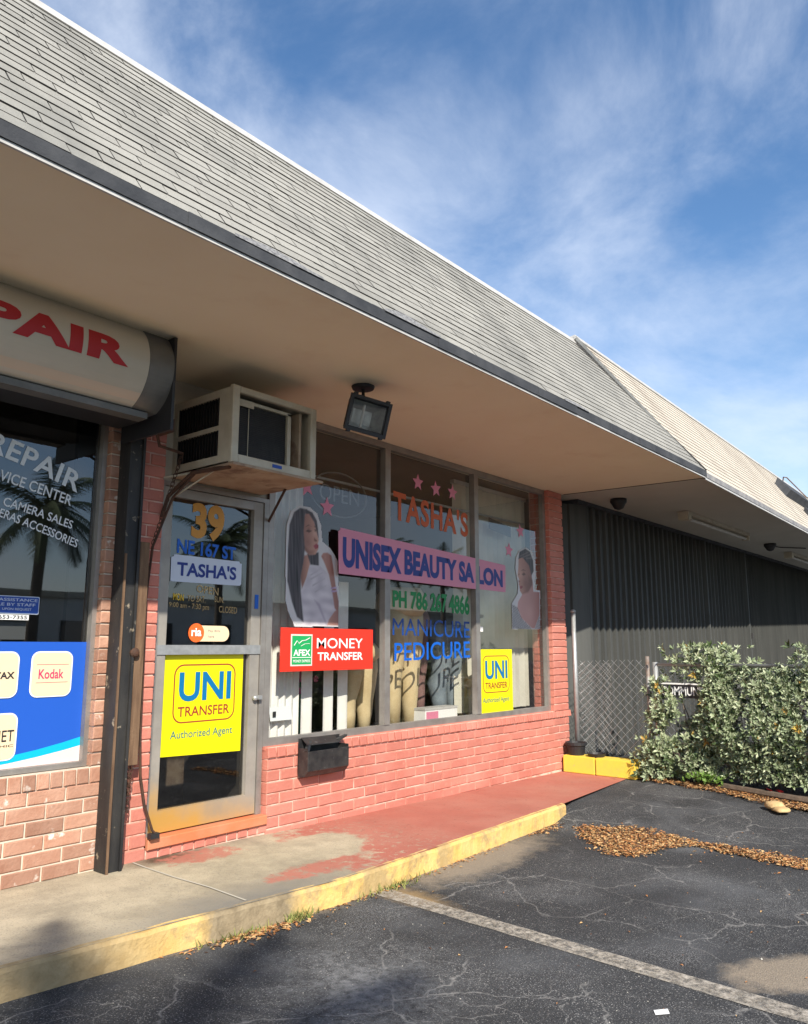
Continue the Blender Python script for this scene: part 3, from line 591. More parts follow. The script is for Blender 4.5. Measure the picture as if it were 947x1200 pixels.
rest = MB(); rr_ = OFFS[roof.name]; cnt = 0
for c_ in range(NC):
    s0 = c_*EXP; off = (0, 0.5, 0.25, 0.75)[c_ % 4]*TW; x = -3 - off; hx = hipx(s0)
    while x < hx:
        w_ = min(TW, hx-x)
        if w_ < 0.04: break
        if w_ == TW and 0.85 < x < 5.4 and x+TW < hipx(s0+EXP*1.15) and cnt < 300:
            p = rp(x+.003, s0, random.uniform(0, .0025)); inst('shingle', TABM, roof, p, (0, random.uniform(-.003, .003), 0)); cnt += 1
        else:
            wt = min(x+TW, hipx(s0+EXP*1.15))-x
            tab_mb(w_-.006, max(wt-.006, 0.0), mb=rest, x=x+.003, s=s0, off=1)
        x += TW
rest.build('shingles', [SHING, SHEDGE], roof, kind='stuff')
MB().prism([rp(-3, RUN-.03, .016), rp(-3, RUN+.02, .03), (-3, rp(0, RUN)[1]+.10, rp(0, RUN)[2]+.015), (-3, rp(0, RUN)[1]+.10, rp(0, RUN)[2]-.06)], (hipx(RUN)+3, 0, 0)).build('ridge_cap', WHITEM, roof)
MB().box(-3, 8.17, rp(0, RUN)[1]+.08, 8.75, 4.40, 4.50).build('flat_roof', FASC2, roof)
# hip trim: a thin metal edge following the diagonal
g = MB(); g.tube([rp(hipx(RUN*t/6)-.005, RUN*t/6, .012) for t in range(7)], 0.010, 5); g.build('hip_trim', SHEDGE, roof)
# torn patches of loose felt at the eave
FELT = mat('grey_torn_felt', (0.10, 0.10, 0.105), (0.26, 0.26, 0.26), 60, 0.95)
for x0, x1, h in ((2.05, 2.62, .055), (3.1, 3.62, .06), (5.2, 5.6, .03)):
    pts = [rp(x0, -.01, .014)] + [rp(x0+(x1-x0)*t/8, .01 + h*math.sin(PI*min(t/8*1.15, 1))*(.7+.3*random.random()), .017) for t in range(9)] + [rp(x1, -.01, .014)]
    MB().add(pts, [tuple(range(len(pts)))[::-1]]).build('felt_patch', FELT, roof)

# ------------------------------------------------------------------ neighbouring building
NBD = thing('neighbouring_building', 'lower building next door with tan shingle roof and dark grey ribbed cladding', 'building', (14, 4.5, 0))
ney = lambda x: 2.745 + 0.0286*(x-8.36)
SP = lambda x, s, h=0.0, y0=None: (x, ney(x)-0.012 + s*NCO - h*NSI, SZ+0.062 + s*NSI + h*NCO)
NSL = R(56.0); NCO, NSI = math.cos(NSL), math.sin(NSL); NRUN = 1.735
g = MB().add([(8.357, 2.737, SZ+.003), (40, ney(40), SZ+.003), (40, 4.62, SZ+.003), (8.172, 4.62, SZ+.003), (8.227, 4.35, SZ+.003)], [(0, 1, 2, 3, 4)][::1])
g.build('soffit', SOFF2, NBD, label='grey painted soffit of the neighbouring building')
MB().box(8.36, 8.37, 0, 0.001, 0, 0.001) 
g = MB(); g.add([(8.36, ney(8.36)-.014, SZ-.014), (40, ney(40)-.014, SZ-.014), (40, ney(40)-.014, SZ+.010), (8.36, ney(8.36)-.014, SZ+.010), (8.36, ney(8.36)+.01, SZ-.014), (40, ney(40)+.01, SZ-.014)], [(0, 1, 2, 3), (4, 5, 1, 0)]); g.build('drip_edge', WHITEM, NBD)
g = MB(); g.add([(8.36, ney(8.36)-.02, SZ+.010), (40, ney(40)-.02, SZ+.010), (40, ney(40)-.02, SZ+.066), (8.36, ney(8.36)-.02, SZ+.066), (8.36, ney(8.36)+.02, SZ+.010), (40, ney(40)+.02, SZ+.010)], [(0, 1, 2, 3), (4, 5, 1, 0)]); g.build('fascia', FASC2, NBD)
MB().tube([(8.225, 4.35, SZ-.001), (8.355, 2.75, SZ-.001)], 0.006, 5).build('soffit_joint', GASK, NBD)
nr = sub('roof', (8, 2.75, 3.2), 'tan shingle mansard roof with a roof vent', NBD)
hx2 = lambda s: 8.33 - s*NCO*1.06
g = MB(); g.add([SP(hx2(0), 0), SP(40, 0), SP(40, NRUN), SP(hx2(NRUN), NRUN), SP(hx2(0), 0, -.12), SP(40, 0, -.12), SP(40, NRUN, -.12), SP(hx2(NRUN), NRUN, -.12)], [(0, 1, 2, 3), (0, 3, 7, 4), (3, 2, 6, 7)])
g.build('roof_deck', FASC2, nr)
g = MB(); ne = NRUN/18
for c_ in range(18):
    s0 = c_*ne; x = hx2(s0); first = True
    lim = 36
    while x < lim:
        w_ = TW*random.choice((.5, .75)) if first else TW
        x2 = x+w_; xa = hx2(s0+ne*1.12) if first else x; th = .009
        v = [SP(x+.003, s0), SP(x2-.003, s0), SP(x2-.003, s0+ne*1.12, -.001), SP(xa+.003, s0+ne*1.12, -.001), SP(x+.003, s0, th), SP(x2-.003, s0, th), SP(x2-.003, s0+ne*1.12, .003), SP(xa+.003, s0+ne*1.12, .003)]
        g.add(v, [(4, 5, 6, 7)], 0); g.add(v, [(0, 1, 5, 4), (1, 2, 6, 5), (3, 0, 4, 7)], 1); x = x2; first = False
g.build('shingles', [SHING2, SHEDGE2], nr, kind='stuff')
g = MB(); a = SP(hx2(NRUN), NRUN-.02, .02); b_ = SP(40, NRUN-.02, .02)
g.prism([a, SP(hx2(NRUN), NRUN+.02, .03), (a[0], a[1]+.14, a[2]+.02), (a[0], a[1]+.14, a[2]-.08)], Vector(b_)-Vector(a)); g.build('ridge_cap', WHITEM, nr)
g = MB(); g.add([SP(hx2(0), 0, .018), SP(hx2(NRUN), NRUN, .03), SP(hx2(NRUN), NRUN, -.12), SP(hx2(0), 0, -.06)], [(0, 1, 2, 3)]); g.build('flashing', GALV, nr)
# roof vent: low dark metal cowl leaning on the slope and a bent wire
g = MB(); g.prism([SP(14.7, 1.22, .0), SP(14.75, 1.30, .11), SP(14.75, .98, .14), SP(14.7, .92, .0)], Vector(SP(16.6, 1.2))-Vector(SP(14.7, 1.2))); g.prism([SP(15.5, .72, .0), SP(15.5, .78, .07), SP(15.5, .62, .09), SP(15.5, .58, .0)], Vector(SP(17.2, .7))-Vector(SP(15.5, .7)))
g.build('roof_vent', FASC, nr)
MB().tube([SP(16.0, 1.50, .02), SP(15.9, 1.56, .12), SP(16.2, 1.60, .14), SP(17.4, 1.36, .10), SP(17.9, 1.40, .12), SP(17.9, 1.30, .03)], .012, 5).build('wire', SHEDGE2, nr)
# ribbed cladding
cl = sub('wall', (8.2, 4.5, 0), 'dark grey ribbed vertical cladding', NBD)
g = MB().add([(8.17, 4.70, 0), (40, 4.70, 0), (40, 4.70, SZ), (8.17, 4.70, SZ)], [(0, 1, 2, 3)]); g.build('backing', DARK, cl)
def slat(x0, x1, ya, yb, name='cladding_panel'):
    MB().prism([(x0, ya, 0), (x1, yb, 0), (x1, yb+.10, 0), (x0, ya+.10, 0)], (0, 0, SZ-.045 if name != 'post' else SZ-.03)).build(name, BLACKW, cl)
slat(8.18, 8.58, 4.63, 4.50); slat(8.585, 8.86, 4.47, 4.385)
x = 8.87; P_ = 0.176
while x < 22:
    if abs(x-13.1) < .09 or abs(x-15.25) < .09: MB().box(x-.0, x+.05, 4.36, 4.46, 0, SZ-.04).build('joint_strip', BLACKW, cl); x += .06
    slat(x, x+P_-.003, 4.385, 4.432); x += P_
g = MB()
while x < 40: g.prism([(x, 4.385, 0), (x+P_-.004, 4.44, 0), (x+P_-.004, 4.47, 0), (x, 4.415, 0)], (0, 0, SZ-.045)); x += P_
g.build('cladding_panels', BLACKW, cl, kind='stuff')
MB().box(8.6, 40, 4.36, 4.60, SZ-.044, SZ+.001).build('top_trim', FASC, cl)
MB().box(13.14, 13.19, 4.33, 4.36, 1.15, 1.22).box(15.3, 15.35, 4.33, 4.36, 1.5, 1.6).build('latch', SHEDGE, cl)
g = MB().box(8.4, 40, 4.8, 9, 0, 4.5); g.build('inner_block', DARK, NBD)
# ------------------------------------------------------------------ steel post with shutter track
ps = thing('steel_post', 'flaking black steel post standing between the repair shop window and salon door', 'post', (2.53, 4.28, 0.09))
g = MB().box(2.490, 2.506, 4.235, 4.355, 0.088, 3.135).box(2.578, 2.594, 4.235, 4.355, 0.088, 3.135).box(2.506, 2.578, 4.25, 4.34, 0.088, 3.135)
g.build('post_profile', BLKP, ps)
MB().box(2.492, 2.504, 4.225, 4.235, 0.09, 1.9).build('flange', WOOD, ps)
wb = thing('wood_board', 'weathered brown wooden board fixed upright beside the black steel post', 'board', (2.64, 4.3, 0.68))
MB().cbox(2.607, 2.672, 4.255, 4.352, 0.665, 1.985, .003).build('board', WOOD, wb)
MB().box(2.672, 2.69, 4.30, 4.352, 0.80, 1.95).build('side_strip', SALMON, wb)
g = MB(); g.lathe((0, 0, 0), [(0.012, -.02), (.028, -.018), (.030, 0), (.02, .012), (.008, .016)], 12)
g.v = [Vector((2.600 + v.x, 4.235 - v.z, 1.315 + v.y)) for v in g.v]; g.build('bolt', RUST, wb)
ch = thing('chain', 'rusty chain dangling below the brown wooden board', 'chain', (2.625, 4.28, 0.66))
def links(p0, p1, n, r=.011, w=.003):
    p0 = Vector(p0); p1 = Vector(p1); d = (p1-p0)/n; L_ = d.length; g = MB()
    zax = d.normalized(); ax = Vector((1, 0, 0)); ay = zax.cross(ax).normalized()
    for i in range(n):
        c = p0 + d*(i+.5); u = ax if i % 2 else ay
        g.tube([c + u*r*math.cos(a) + zax*L_*.72*math.sin(a) for a in [2*PI*k/8 for k in range(9)]], w, 4, caps=False)
    return g
links((2.628, 4.285, .665), (2.640, 4.29, .40), 11).build('chain_link', RUST, ch); links((2.65, 4.285, .665), (2.634, 4.285, .47), 8).build('chain_link', RUST, ch)
ch2 = thing('chain', 'rusty chain hanging from the sign box down in front of the salmon pier', 'chain', (2.72, 4.2, 2.0))
links((2.80, 4.15, 2.56), (2.70, 4.27, 1.98), 22, .012).build('chain_link', RUST, ch2)
hs_ = thing('cable', 'brown rubber hose hanging from the air conditioner down past the door frame', 'hose', (2.75, 4.3, 0.3))
MB().tube([(2.87, 4.10, 2.44), (2.845, 4.30, 2.30), (2.79, 4.31, 2.14), (2.725, 4.31, 1.97), (2.698, 4.31, 1.65), (2.703, 4.31, 1.24), (2.708, 4.31, .85), (2.725, 4.31, .60), (2.765, 4.31, .42), (2.835, 4.32, .26), (2.86, 4.32, .235)], .0085, 7).build('hose', RUST, hs_)
MB().box(2.815, 2.875, 4.30, 4.34, .215, .245).build('hose_end', DARK, hs_)

# ------------------------------------------------------------------ curved light-box sign
sb = thing('sign_box', 'curved cream lightbox sign with red PAIR lettering under the soffit', 'sign', (1.5, 4.0, 2.94))
CY_, CZ_, CR = 4.03, 2.94, 0.262
def arc(r, a0=50, a1=-68, n=20): return [(CY_ - r*math.cos(R(a0+(a1-a0)*i/n)), CZ_ + r*math.sin(R(a0+(a1-a0)*i/n))) for i in range(n+1)]
def sweep(x0, x1, pr_, close=True):
    g = MB(); n = len(pr_)
    g.v = [Vector((x0, y, z)) for y, z in pr_] + [Vector((x1, y, z)) for y, z in pr_]
    g.f = [(i, i+1, n+i+1, n+i) for i in range(n-1)] + [tuple(range(n)), tuple(range(n, 2*n))[::-1]]; g.m = [0]*len(g.f); return g
f_ = sweep(-2.5, 2.30, arc(CR)+[(4.12, 2.70), (4.12, 3.13)]).build('sign_face', SIGNF, sb)
sweep(2.30, 2.458, arc(CR+.003)+[(4.12, 2.69), (4.12, 3.13)]).build('end_rim', SIGNM, sb)
MB().box(2.458, 2.476, 3.775, 4.30, 2.575, 3.132).build('end_plate', DARK, sb)
MB().box(-2.5, 2.40, 3.925, 4.02, 2.652, 2.688).build('lower_rail', SIGNM, sb)
MB().box(-2.5, 2.44, 4.022, 4.30, 2.670, 2.72).build('underside', DARK, sb)
MB().box(-2.5, 2.30, 4.10, 4.30, 2.72, 3.12).build('back_box', DARK, sb)
# soft ivory band printed on the lower part of the face
def bentfn(x0, x1, a0, a1, r=CR+.002, slant=0):
    def f(a, b_):
        an = R(a0+(a1-a0)*b_); return (x0+(x1-x0)*a + slant*b_, CY_ - r*math.cos(an), CZ_ + r*math.sin(an))
    return f
def bent_text(s, x0, x1, a0, a1, m, name='lettering'):
    vs, fs = text_mesh(s, 0.05, 1.05); bm = bmesh.new(); bv = [bm.verts.new((a, b_, 0)) for a, b_ in vs]
    for t in fs:
        try: bm.faces.new([bv[i] for i in t])
        except ValueError: pass
    bmesh.ops.triangulate(bm, faces=bm.faces[:])
    for k in range(1, 10): bmesh.ops.bisect_plane(bm, geom=bm.verts[:]+bm.edges[:]+bm.faces[:], plane_co=(0, k/10, 0), plane_no=(0, 1, 0))
    bm.verts.index_update(); fn = bentfn(x0, x1, a0, a1)
    g = MB().add([fn(v.co.x, v.co.y) for v in bm.verts], [tuple(v.index for v in f.verts) for f in bm.faces]); bm.free(); return g.build(name, m, sb)
bent_text("REPAIR", 0.98, 2.175, -16.5, 15.5, RED)
g = MB(); fn = bentfn(-2.5, 2.298, -56, -43, CR+.001)
for i in range(4): g.add([fn(0, i/4), fn(1, i/4), fn(1, (i+1)/4), fn(0, (i+1)/4)], [(0, 1, 2, 3)])
g.build('lower_band', mat('beige_band', (0.60, 0.49, 0.38), None, rough=.4), sb)
MB().box(2.478, 2.60, 3.95, 4.10, 2.62, 2.70).tube([(2.50, 4.0, 2.66), (2.60, 4.1, 2.56), (2.80, 4.15, 2.56)], .01, 5).build('bracket', RUST, sb)
MB().box(2.56, 2.64, 4.15, 4.25, 2.66, 2.86).build('junction_box', RUST, sb)

# ------------------------------------------------------------------ window air conditioner
ac = thing('air_conditioner', 'boxy cream window air conditioner with rusted underside above the glass door', 'air conditioner', (3.26, 4.1, 2.47))
x0, x1, y0, y1, z0, z1 = 2.913, 3.614, 3.80, 4.44, 2.485, 2.965
g = MB().box(x0, x1, y0+.02, y1, z1-.012, z1).box(x1-.012, x1, y0+.02, y1, z0, z1-.012)
g.build('casing', CREAM, ac)
# left side: frame with two louvred openings
g = MB().box(x0, x0+.012, y0+.02, y0+.14, z0, z1-.012).box(x0, x0+.012, y1-.05, y1, z0, z1-.012).box(x0, x0+.012, y0+.14, y1-.05, z0, z0+.05).box(x0, x0+.012, y0+.14, y1-.05, z1-.05, z1-.012).box(x0, x0+.012, y0+.14, y1-.05, z0+.215, z0+.245)
g.build('side_panel', CREAM, ac)
for za, zb in ((z0+.055, z0+.21), (z0+.25, z1-.055)):
    g = MB().box(x0+.02, x0+.03, y0+.14, y1-.05, za-.005, zb+.005)
    k = 0
    while y0+.15+k*.03 < y1-.06: yy = y0+.15+k*.03; g.prism([(x0+.002, yy, za-.004), (x0+.002, yy+.006, za-.004), (x0+.018, yy+.018, za-.004), (x0+.018, yy+.012, za-.004)], (0, 0, zb-za+.008)); k += 1
    g.build('louvre', COIL, ac)
# open front frame
g = MB().cbox(x0-.008, x0+.045, y0-.012, y0+.02, z0-.012, z1+.006, .006).cbox(x1-.045, x1+.008, y0-.012, y0+.02, z0-.012, z1+.006, .006).cbox(x0+.045, x1-.045, y0-.011, y0+.02, z1-.035, z1+.006, .006).cbox(x0+.045, x1-.045, y0-.011, y0+.02, z0-.012, z0+.045, .006)
g.build('front_frame', CREAM, ac)
MB().box(x0+.05, x1-.20, y0+.07, y0+.11, z0+.045, z1-.07).build('condenser_coil', COIL, ac)
g = MB(); k = 0
while z0+.055+k*.013 < z1-.08: g.box(x0+.05, x1-.21, y0+.063, y0+.069, z0+.055+k*.013, z0+.059+k*.013); k += 1
g.build('fins', COIL, ac)
g = MB().box(x1-.205, x1-.175, y0+.05, y0+.12, z0+.04, z1-.06).box(x0+.05, x1-.175, y0+.05, y0+.08, z1-.075, z1-.055).box(x0+.05, x0+.20, y0+.045, y0+.05, z1-.10, z1-.055).tube([(x0+.17, y0+.058, z0+.05), (x0+.17, y0+.058, z1-.08)], .003, 4)
g.build('inner_shroud', CREAM, ac)
MB().box(x1-.10, x1-.08, y0+.05, y0+.30, z0+.03, z1-.03).build('inner_baffle', ACUND, ac)
MB().box(x0+.32, x0+.40, y0-.0135, y0-.0115, z0+.008, z0+.030).build('name_badge', BBLUE, ac)
MB().box(x0-.005, x1+.06, y0-.03, y1-.0, z0-.030, z0-.014).build('support_shelf', ACUND, ac)
MB().box(x0+.01, x1-.01, y1-.20, y1-.01, z0-.014, z0+.012).build('base_pan', RUST, ac)
g = MB().tube([(3.625, 4.10, z0-.035), (3.75, 4.425, 2.255)], .010, 5).box(3.735, 3.775, 4.408, 4.419, 2.05, 2.48).build('bracket', RUST, ac)
g = MB().tube([(2.93, 3.83, z0-.035), (2.86, 4.12, 2.44), (2.83, 4.33, 2.31), (2.80, 4.345, 2.17)], .014, 6)
g.build('bracket', RUST, ac); MB().tube([(2.80, 4.34, 2.43), (2.93, 4.0, 2.455)], .008, 5).tube([(2.845, 4.34, 2.29), (2.95, 4.02, 2.455)], .006, 5).build('light_bar', CREAM, ac)

# ------------------------------------------------------------------ floodlight under the soffit
fl = thing('floodlight', 'black box floodlight hanging from a round plate on the soffit', 'floodlight', (3.83, 3.54, 3.138))
MB().lathe((3.82, 3.54, 3.138), [(0.02, -.022), (.075, -.018), (.082, 0)], 20).build('mount_plate', DARK, fl)
MB().tube([(3.82, 3.54, 3.12), (3.822, 3.54, 3.07), (3.80, 3.52, 3.045)], [.016, .014, .02], 8).box(3.775, 3.835, 3.49, 3.55, 3.015, 3.05).build('swivel_arm', DARK, fl)
M4 = Matrix.Translation((3.79, 3.50, 2.905)) @ Matrix.Rotation(R(-24), 4, 'Z') @ Matrix.Rotation(R(8), 4, 'Y') @ Matrix.Rotation(R(12), 4, 'X')
def tr(g): g.v = [M4 @ v for v in g.v]; return g
# head opens towards -y
hx_, hz = .145, .115
g = MB(); fr_ = [(-hx_, -.07, -hz), (hx_, -.07, -hz), (hx_, -.07, hz), (-hx_, -.07, hz)]; bk = [(-hx_*.72, .09, -hz*.78), (hx_*.72, .09, -hz*.78), (hx_*.72, .09, hz*.9), (-hx_*.72, .09, hz*.9)]
fi = [(-hx_+.02, -.07, -hz+.02), (hx_-.02, -.07, -hz+.02), (hx_-.02, -.07, hz-.02), (-hx_+.02, -.07, hz-.02)]
g.add(fr_+bk+fi, [(4, 5, 1, 0)[::-1], (1, 5, 6, 2)[::-1], (2, 6, 7, 3)[::-1], (3, 7, 4, 0)[::-1], (4, 7, 6, 5)[::-1], (0, 1, 9, 8), (1, 2, 10, 9), (2, 3, 11, 10), (3, 0, 8, 11)])
tr(g).build('housing', DARK, fl)
g = MB().box(-hx_-.008, hx_+.008, -.088, -.070, hz-.014, hz+.008).box(-hx_-.008, hx_+.008, -.088, -.070, -hz-.008, -hz+.014).box(-hx_-.008, -hx_+.016, -.088, -.070, -hz+.014, hz-.014).box(hx_-.016, hx_+.008, -.088, -.070, -hz+.014, hz-.014)
for sx in (-.12, .12): g.box(sx-.012, sx+.012, -.092, -.06, hz+.008, hz+.02).box(sx-.012, sx+.012, -.092, -.06, -hz-.02, -hz-.008)
tr(g).build('bezel', DARK, fl)
refl = mat('lamp_reflector', (0.45, 0.45, 0.43), (0.30, 0.30, 0.29), 15, 0.3, 0.7)
g = MB(); g.add([(-.12, -.066, -.09), (.12, -.066, -.09), (.07, .05, -.05), (-.07, .05, -.05), (-.12, -.066, .09), (.12, -.066, .09), (.07, .05, .05), (-.07, .05, .05)], [(0, 1, 2, 3), (7, 6, 5, 4), (3, 2, 6, 7), (1, 5, 6, 2), (0, 3, 7, 4)]); tr(g).build('reflector', refl, fl)
tr(MB().tube([(-.02, -.02, -.085), (-.02, -.02, .085)], .010, 8)).build('lamp_tube', WHITEM, fl)
tr(MB().add([(-.125, -.074, -.095), (.125, -.074, -.095), (.125, -.074, .095), (-.125, -.074, .095)], [(0, 1, 2, 3)])).build('lens', GLASS, fl)

# ------------------------------------------------------------------ signs and posters on the glass
def sign(name, label, cat, loc, group=None): return thing(name, label, cat, loc, group)
def uni(x0, x1, z0, z1, t, dz=0.0):
    y = YF-.004; w_, h = x1-x0, z1-z0
    MB().prism([(x0, y, z0-dz), (x1, y, z0), (x1, y, z1), (x0, y, z1)], (0, .003, 0)).build('panel', YEL, t)
    X = lambda a: x0+w_*a; Zf = lambda b_, a=0: z0 + h*b_ - dz*(1-a)*(1-b_)
    outer = rrect(X(.115), X(.90), Zf(.31), Zf(.90), .07*w_/.63); inner = rrect(X(.130), X(.885), Zf(.31)+.009, Zf(.90)-.009, .062*w_/.63)
    n = len(outer); g = MB(); g.v = [Vector((a, y-.001, c)) for a, c in outer+inner]; g.f = [(i, (i+1) % n, n+(i+1) % n, n+i)[::-1] for i in range(n)]; g.m = [0]*n; g.build('border', UMAR, t)
    text("UNI", X(.18), X(.84), Zf(.525), Zf(.82), y-.002, UBLUE, t, .025); text("TRANSFER", X(.175), X(.83), Zf(.375), Zf(.475), y-.002, UMAR, t, .012); text("Authorized Agent", X(.10), X(.88), Zf(.14), Zf(.24), y-.002, UGRN, t, .006)
t = sign('money_transfer_sign', 'large yellow UNI TRANSFER sign on the lower pane of the glass door', 'sign', (3.26, YF, .65)); uni(2.945, 3.578, .642, 1.300, t, -.02)
t = sign('money_transfer_sign', 'smaller yellow UNI TRANSFER sign in the lower corner of the right window pane', 'sign', (6.83, YF, .7)); uni(6.515, 7.135, .70, 1.325, t)
t = sign('name_sign', "pale notched TASHA'S name plate across the upper door glass", 'sign', (3.24, YF, 1.86))
MB().poly([(2.955, 1.775), (3.525, 1.778), (3.537, 1.79), (3.537, 1.935), (3.52, 1.938), (3.515, 1.95), (2.975, 1.955), (2.968, 1.94), (2.952, 1.935)], YF-.002).build('plate', PALE, t)
text("TASHA'S", 3.00, 3.49, 1.815, 1.91, YF-.004, NAVY, t, .03)
t = sign('bill_payment_sticker', 'rounded cream sticker with an orange ria disc above the door bar', 'sticker', (3.28, YF, 1.44))
MB().poly(rrect(3.125, 3.448, 1.386, 1.492, .052), YF-.002).build('label', BADGE, t); MB().poly(rrect(3.112, 3.238, 1.380, 1.506, .062), YF-.003).build('disc', RIAO, t)
text("ria", 3.135, 3.215, 1.42, 1.475, YF-.005, WHT, t, .03); text("Pay Bills", 3.27, 3.37, 1.447, 1.465, YF-.004, GRYT, t); text("here", 3.27, 3.32, 1.412, 1.428, YF-.004, GRYT, t)
t = sign('afex_sign', 'red money transfer sign with a green logo square in the left window pane', 'sign', (4.43, YF, 1.17))
MB().box(3.92, 4.942, YF-.006, YF-.001, 1.168, 1.493).build('panel', REDS, t)
MB().box(4.020, 4.242, YF-.008, YF-.0065, 1.207, 1.445).build('logo_border', PALEP, t); MB().box(4.032, 4.230, YF-.010, YF-.0085, 1.219, 1.433).build('logo_square', AGRN, t)
text("AFEX", 4.044, 4.218, 1.283, 1.33, YF-.012, WHT, t, .03); text("MONEY EXPRESS", 4.044, 4.218, 1.234, 1.254, YF-.012, WHT, t, .01); MB().box(4.034, 4.228, YF-.012, YF-.0105, 1.268, 1.273).build('rule', WHT, t)
MB().tube([(4.05, YF-.012, 1.36), (4.08, YF-.012, 1.395), (4.10, YF-.012, 1.375), (4.13, YF-.012, 1.395), (4.17, YF-.012, 1.40), (4.21, YF-.012, 1.418)], .003, 4).tube([(4.12, YF-.012, 1.355), (4.16, YF-.012, 1.372), (4.21, YF-.012, 1.375)], .002, 4).build('script_mark', WHT, t)
text("MONEY", 4.29, 4.815, 1.338, 1.418, YF-.008, WHT, t, .006); text("TRANSFER", 4.30, 4.818, 1.245, 1.308, YF-.008, WHT, t, .02)
t = sign('banner', 'long pink UNISEX BEAUTY SALON banner behind the glass across all three panes', 'banner', (5.8, YG, 2.1))
FB = FD0 - .012
MB().prism([(4.475, FB, 1.931), (6.413, FB, 1.914), (6.413, FB, 2.222), (4.487, FB, 2.305), (4.485, FB, 2.285), (4.463, FB, 2.275)], (0, .003, 0)).build('panel', PINKB, t)
MB().prism([(6.487, YF-.004, 1.924), (7.038, YF-.004, 1.919), (7.045, YF-.004, 2.19), (7.028, YF-.004, 2.205), (6.487, YF-.004, 2.232)], (0, .003, 0)).build('panel', PINKB, t)
text("UNISEX BEAUTY SA", 0, 0, 0, 0, 0, NAVY, t, .05, 1.0, fn=skewed(4.515, 6.385, 1.985, 2.238, 1.97, 2.165, FB-.002))
text("LON", 0, 0, 0, 0, 0, NAVY, t, .05, 1.0, fn=skewed(6.515, 6.985, 1.975, 2.16, 1.965, 2.145, YF-.006))
def portrait(t, D, layers, extra):
    # the printed picture: one flat sheet, its print carried by a fine grid of vertex colours
    P0 = D['outline']; xa = min(p[0] for p in P0); xb = max(p[0] for p in P0); za = min(p[1] for p in P0); zb = max(p[1] for p in P0)
    cs = .0075; nx_ = int((xb-xa)/cs)+1; nz_ = int((zb-za)/cs)+1
    def sdist(x, z, Q):
        d = 9.0; c = False
        for (x1_, z1_), (x2_, z2_) in zip(Q, Q[1:]+Q[:1]):
            if (z1_ > z) != (z2_ > z) and x < (x2_-x1_)*(z-z1_)/(z2_-z1_)+x1_: c = not c
            ex, ez = x2_-x1_, z2_-z1_; k = max(0, min(1, ((x-x1_)*ex+(z-z1_)*ez)/(ex*ex+ez*ez+1e-12))); dx = x-x1_-k*ex; dz = z-z1_-k*ez; d = min(d, dx*dx+dz*dz)
        d = math.sqrt(d); return d if c else -d
    L_ = [(D[k], c1, c2, soft, (min(p[0] for p in D[k]), max(p[0] for p in D[k]), min(p[1] for p in D[k]), max(p[1] for p in D[k])), st) for k, c1, c2, soft, st in layers]
    vs = []; cols = []; inside = []
    for j in range(nz_+1):
        for i in range(nx_+1):
            x = xa+i*cs; z = za+j*cs; dd = sdist(x, z, P0); inside.append(dd > -.002); col = [.56, .56, .57]
            if dd > 0:
                for Q, c1, c2, soft, bb, st in L_:
                    if x < bb[0]-soft or x > bb[1]+soft or z < bb[2]-soft or z > bb[3]+soft: continue
                    a = sstep(-soft, soft, sdist(x, z, Q))
                    if a <= 0: continue
                    g_ = (x-bb[0])/max(bb[1]-bb[0], .001)
                    if st == 'hair': g_ = .5+.9*noise.noise(Vector((x*70+z*6, z*4, 2)))
                    elif st == 'stripe': g_ = 1.0 if math.sin((x*.9+z*1.0)*230) > 0 else 0.0
                    elif st == 'v': g_ = (z-bb[2])/(bb[3]-bb[2])
                    elif st == 'cloth': g_ = .5+.8*noise.noise(Vector((x*9+z*9, z*14-x*6, 5)))+.3*(g_-.5)
                    g_ = min(max(g_, 0), 1); c = [c1[q]+(c2[q]-c1[q])*g_ for q in range(3)]; col = [col[q]*(1-a)+c[q]*a for q in range(3)]
                for cx_, cz_, r_, c, am in extra:
                    a = am*math.exp(-((x-cx_)**2+(z-cz_)**2)/(r_*r_)); col = [col[q]*(1-a)+c[q]*a for q in range(3)]
            vs.append((x, YF-.002, z)); cols.append(col)
    fs = [(j*(nx_+1)+i, j*(nx_+1)+i+1, (j+1)*(nx_+1)+i+1, (j+1)*(nx_+1)+i) for j in range(nz_) for i in range(nx_) if inside[j*(nx_+1)+i] and inside[j*(nx_+1)+i+1] and inside[(j+1)*(nx_+1)+i+1] and inside[(j+1)*(nx_+1)+i]]
    o = MB().add(vs, fs).build('printed_sheet', PRINT, t); at = o.data.color_attributes.new('print', 'FLOAT_COLOR', 'POINT')
    for i, c in enumerate(cols): at.data[i].color = (c[0], c[1], c[2], 1)
PRINT, pnt, pb = newmat('printed_photo_paper'); an = N('ShaderNodeVertexColor', pnt); an.layer_name = 'print'; pnt.links.new(an.outputs[0], pb.inputs['Base Color']); pb.inputs['Roughness'].default_value = .4
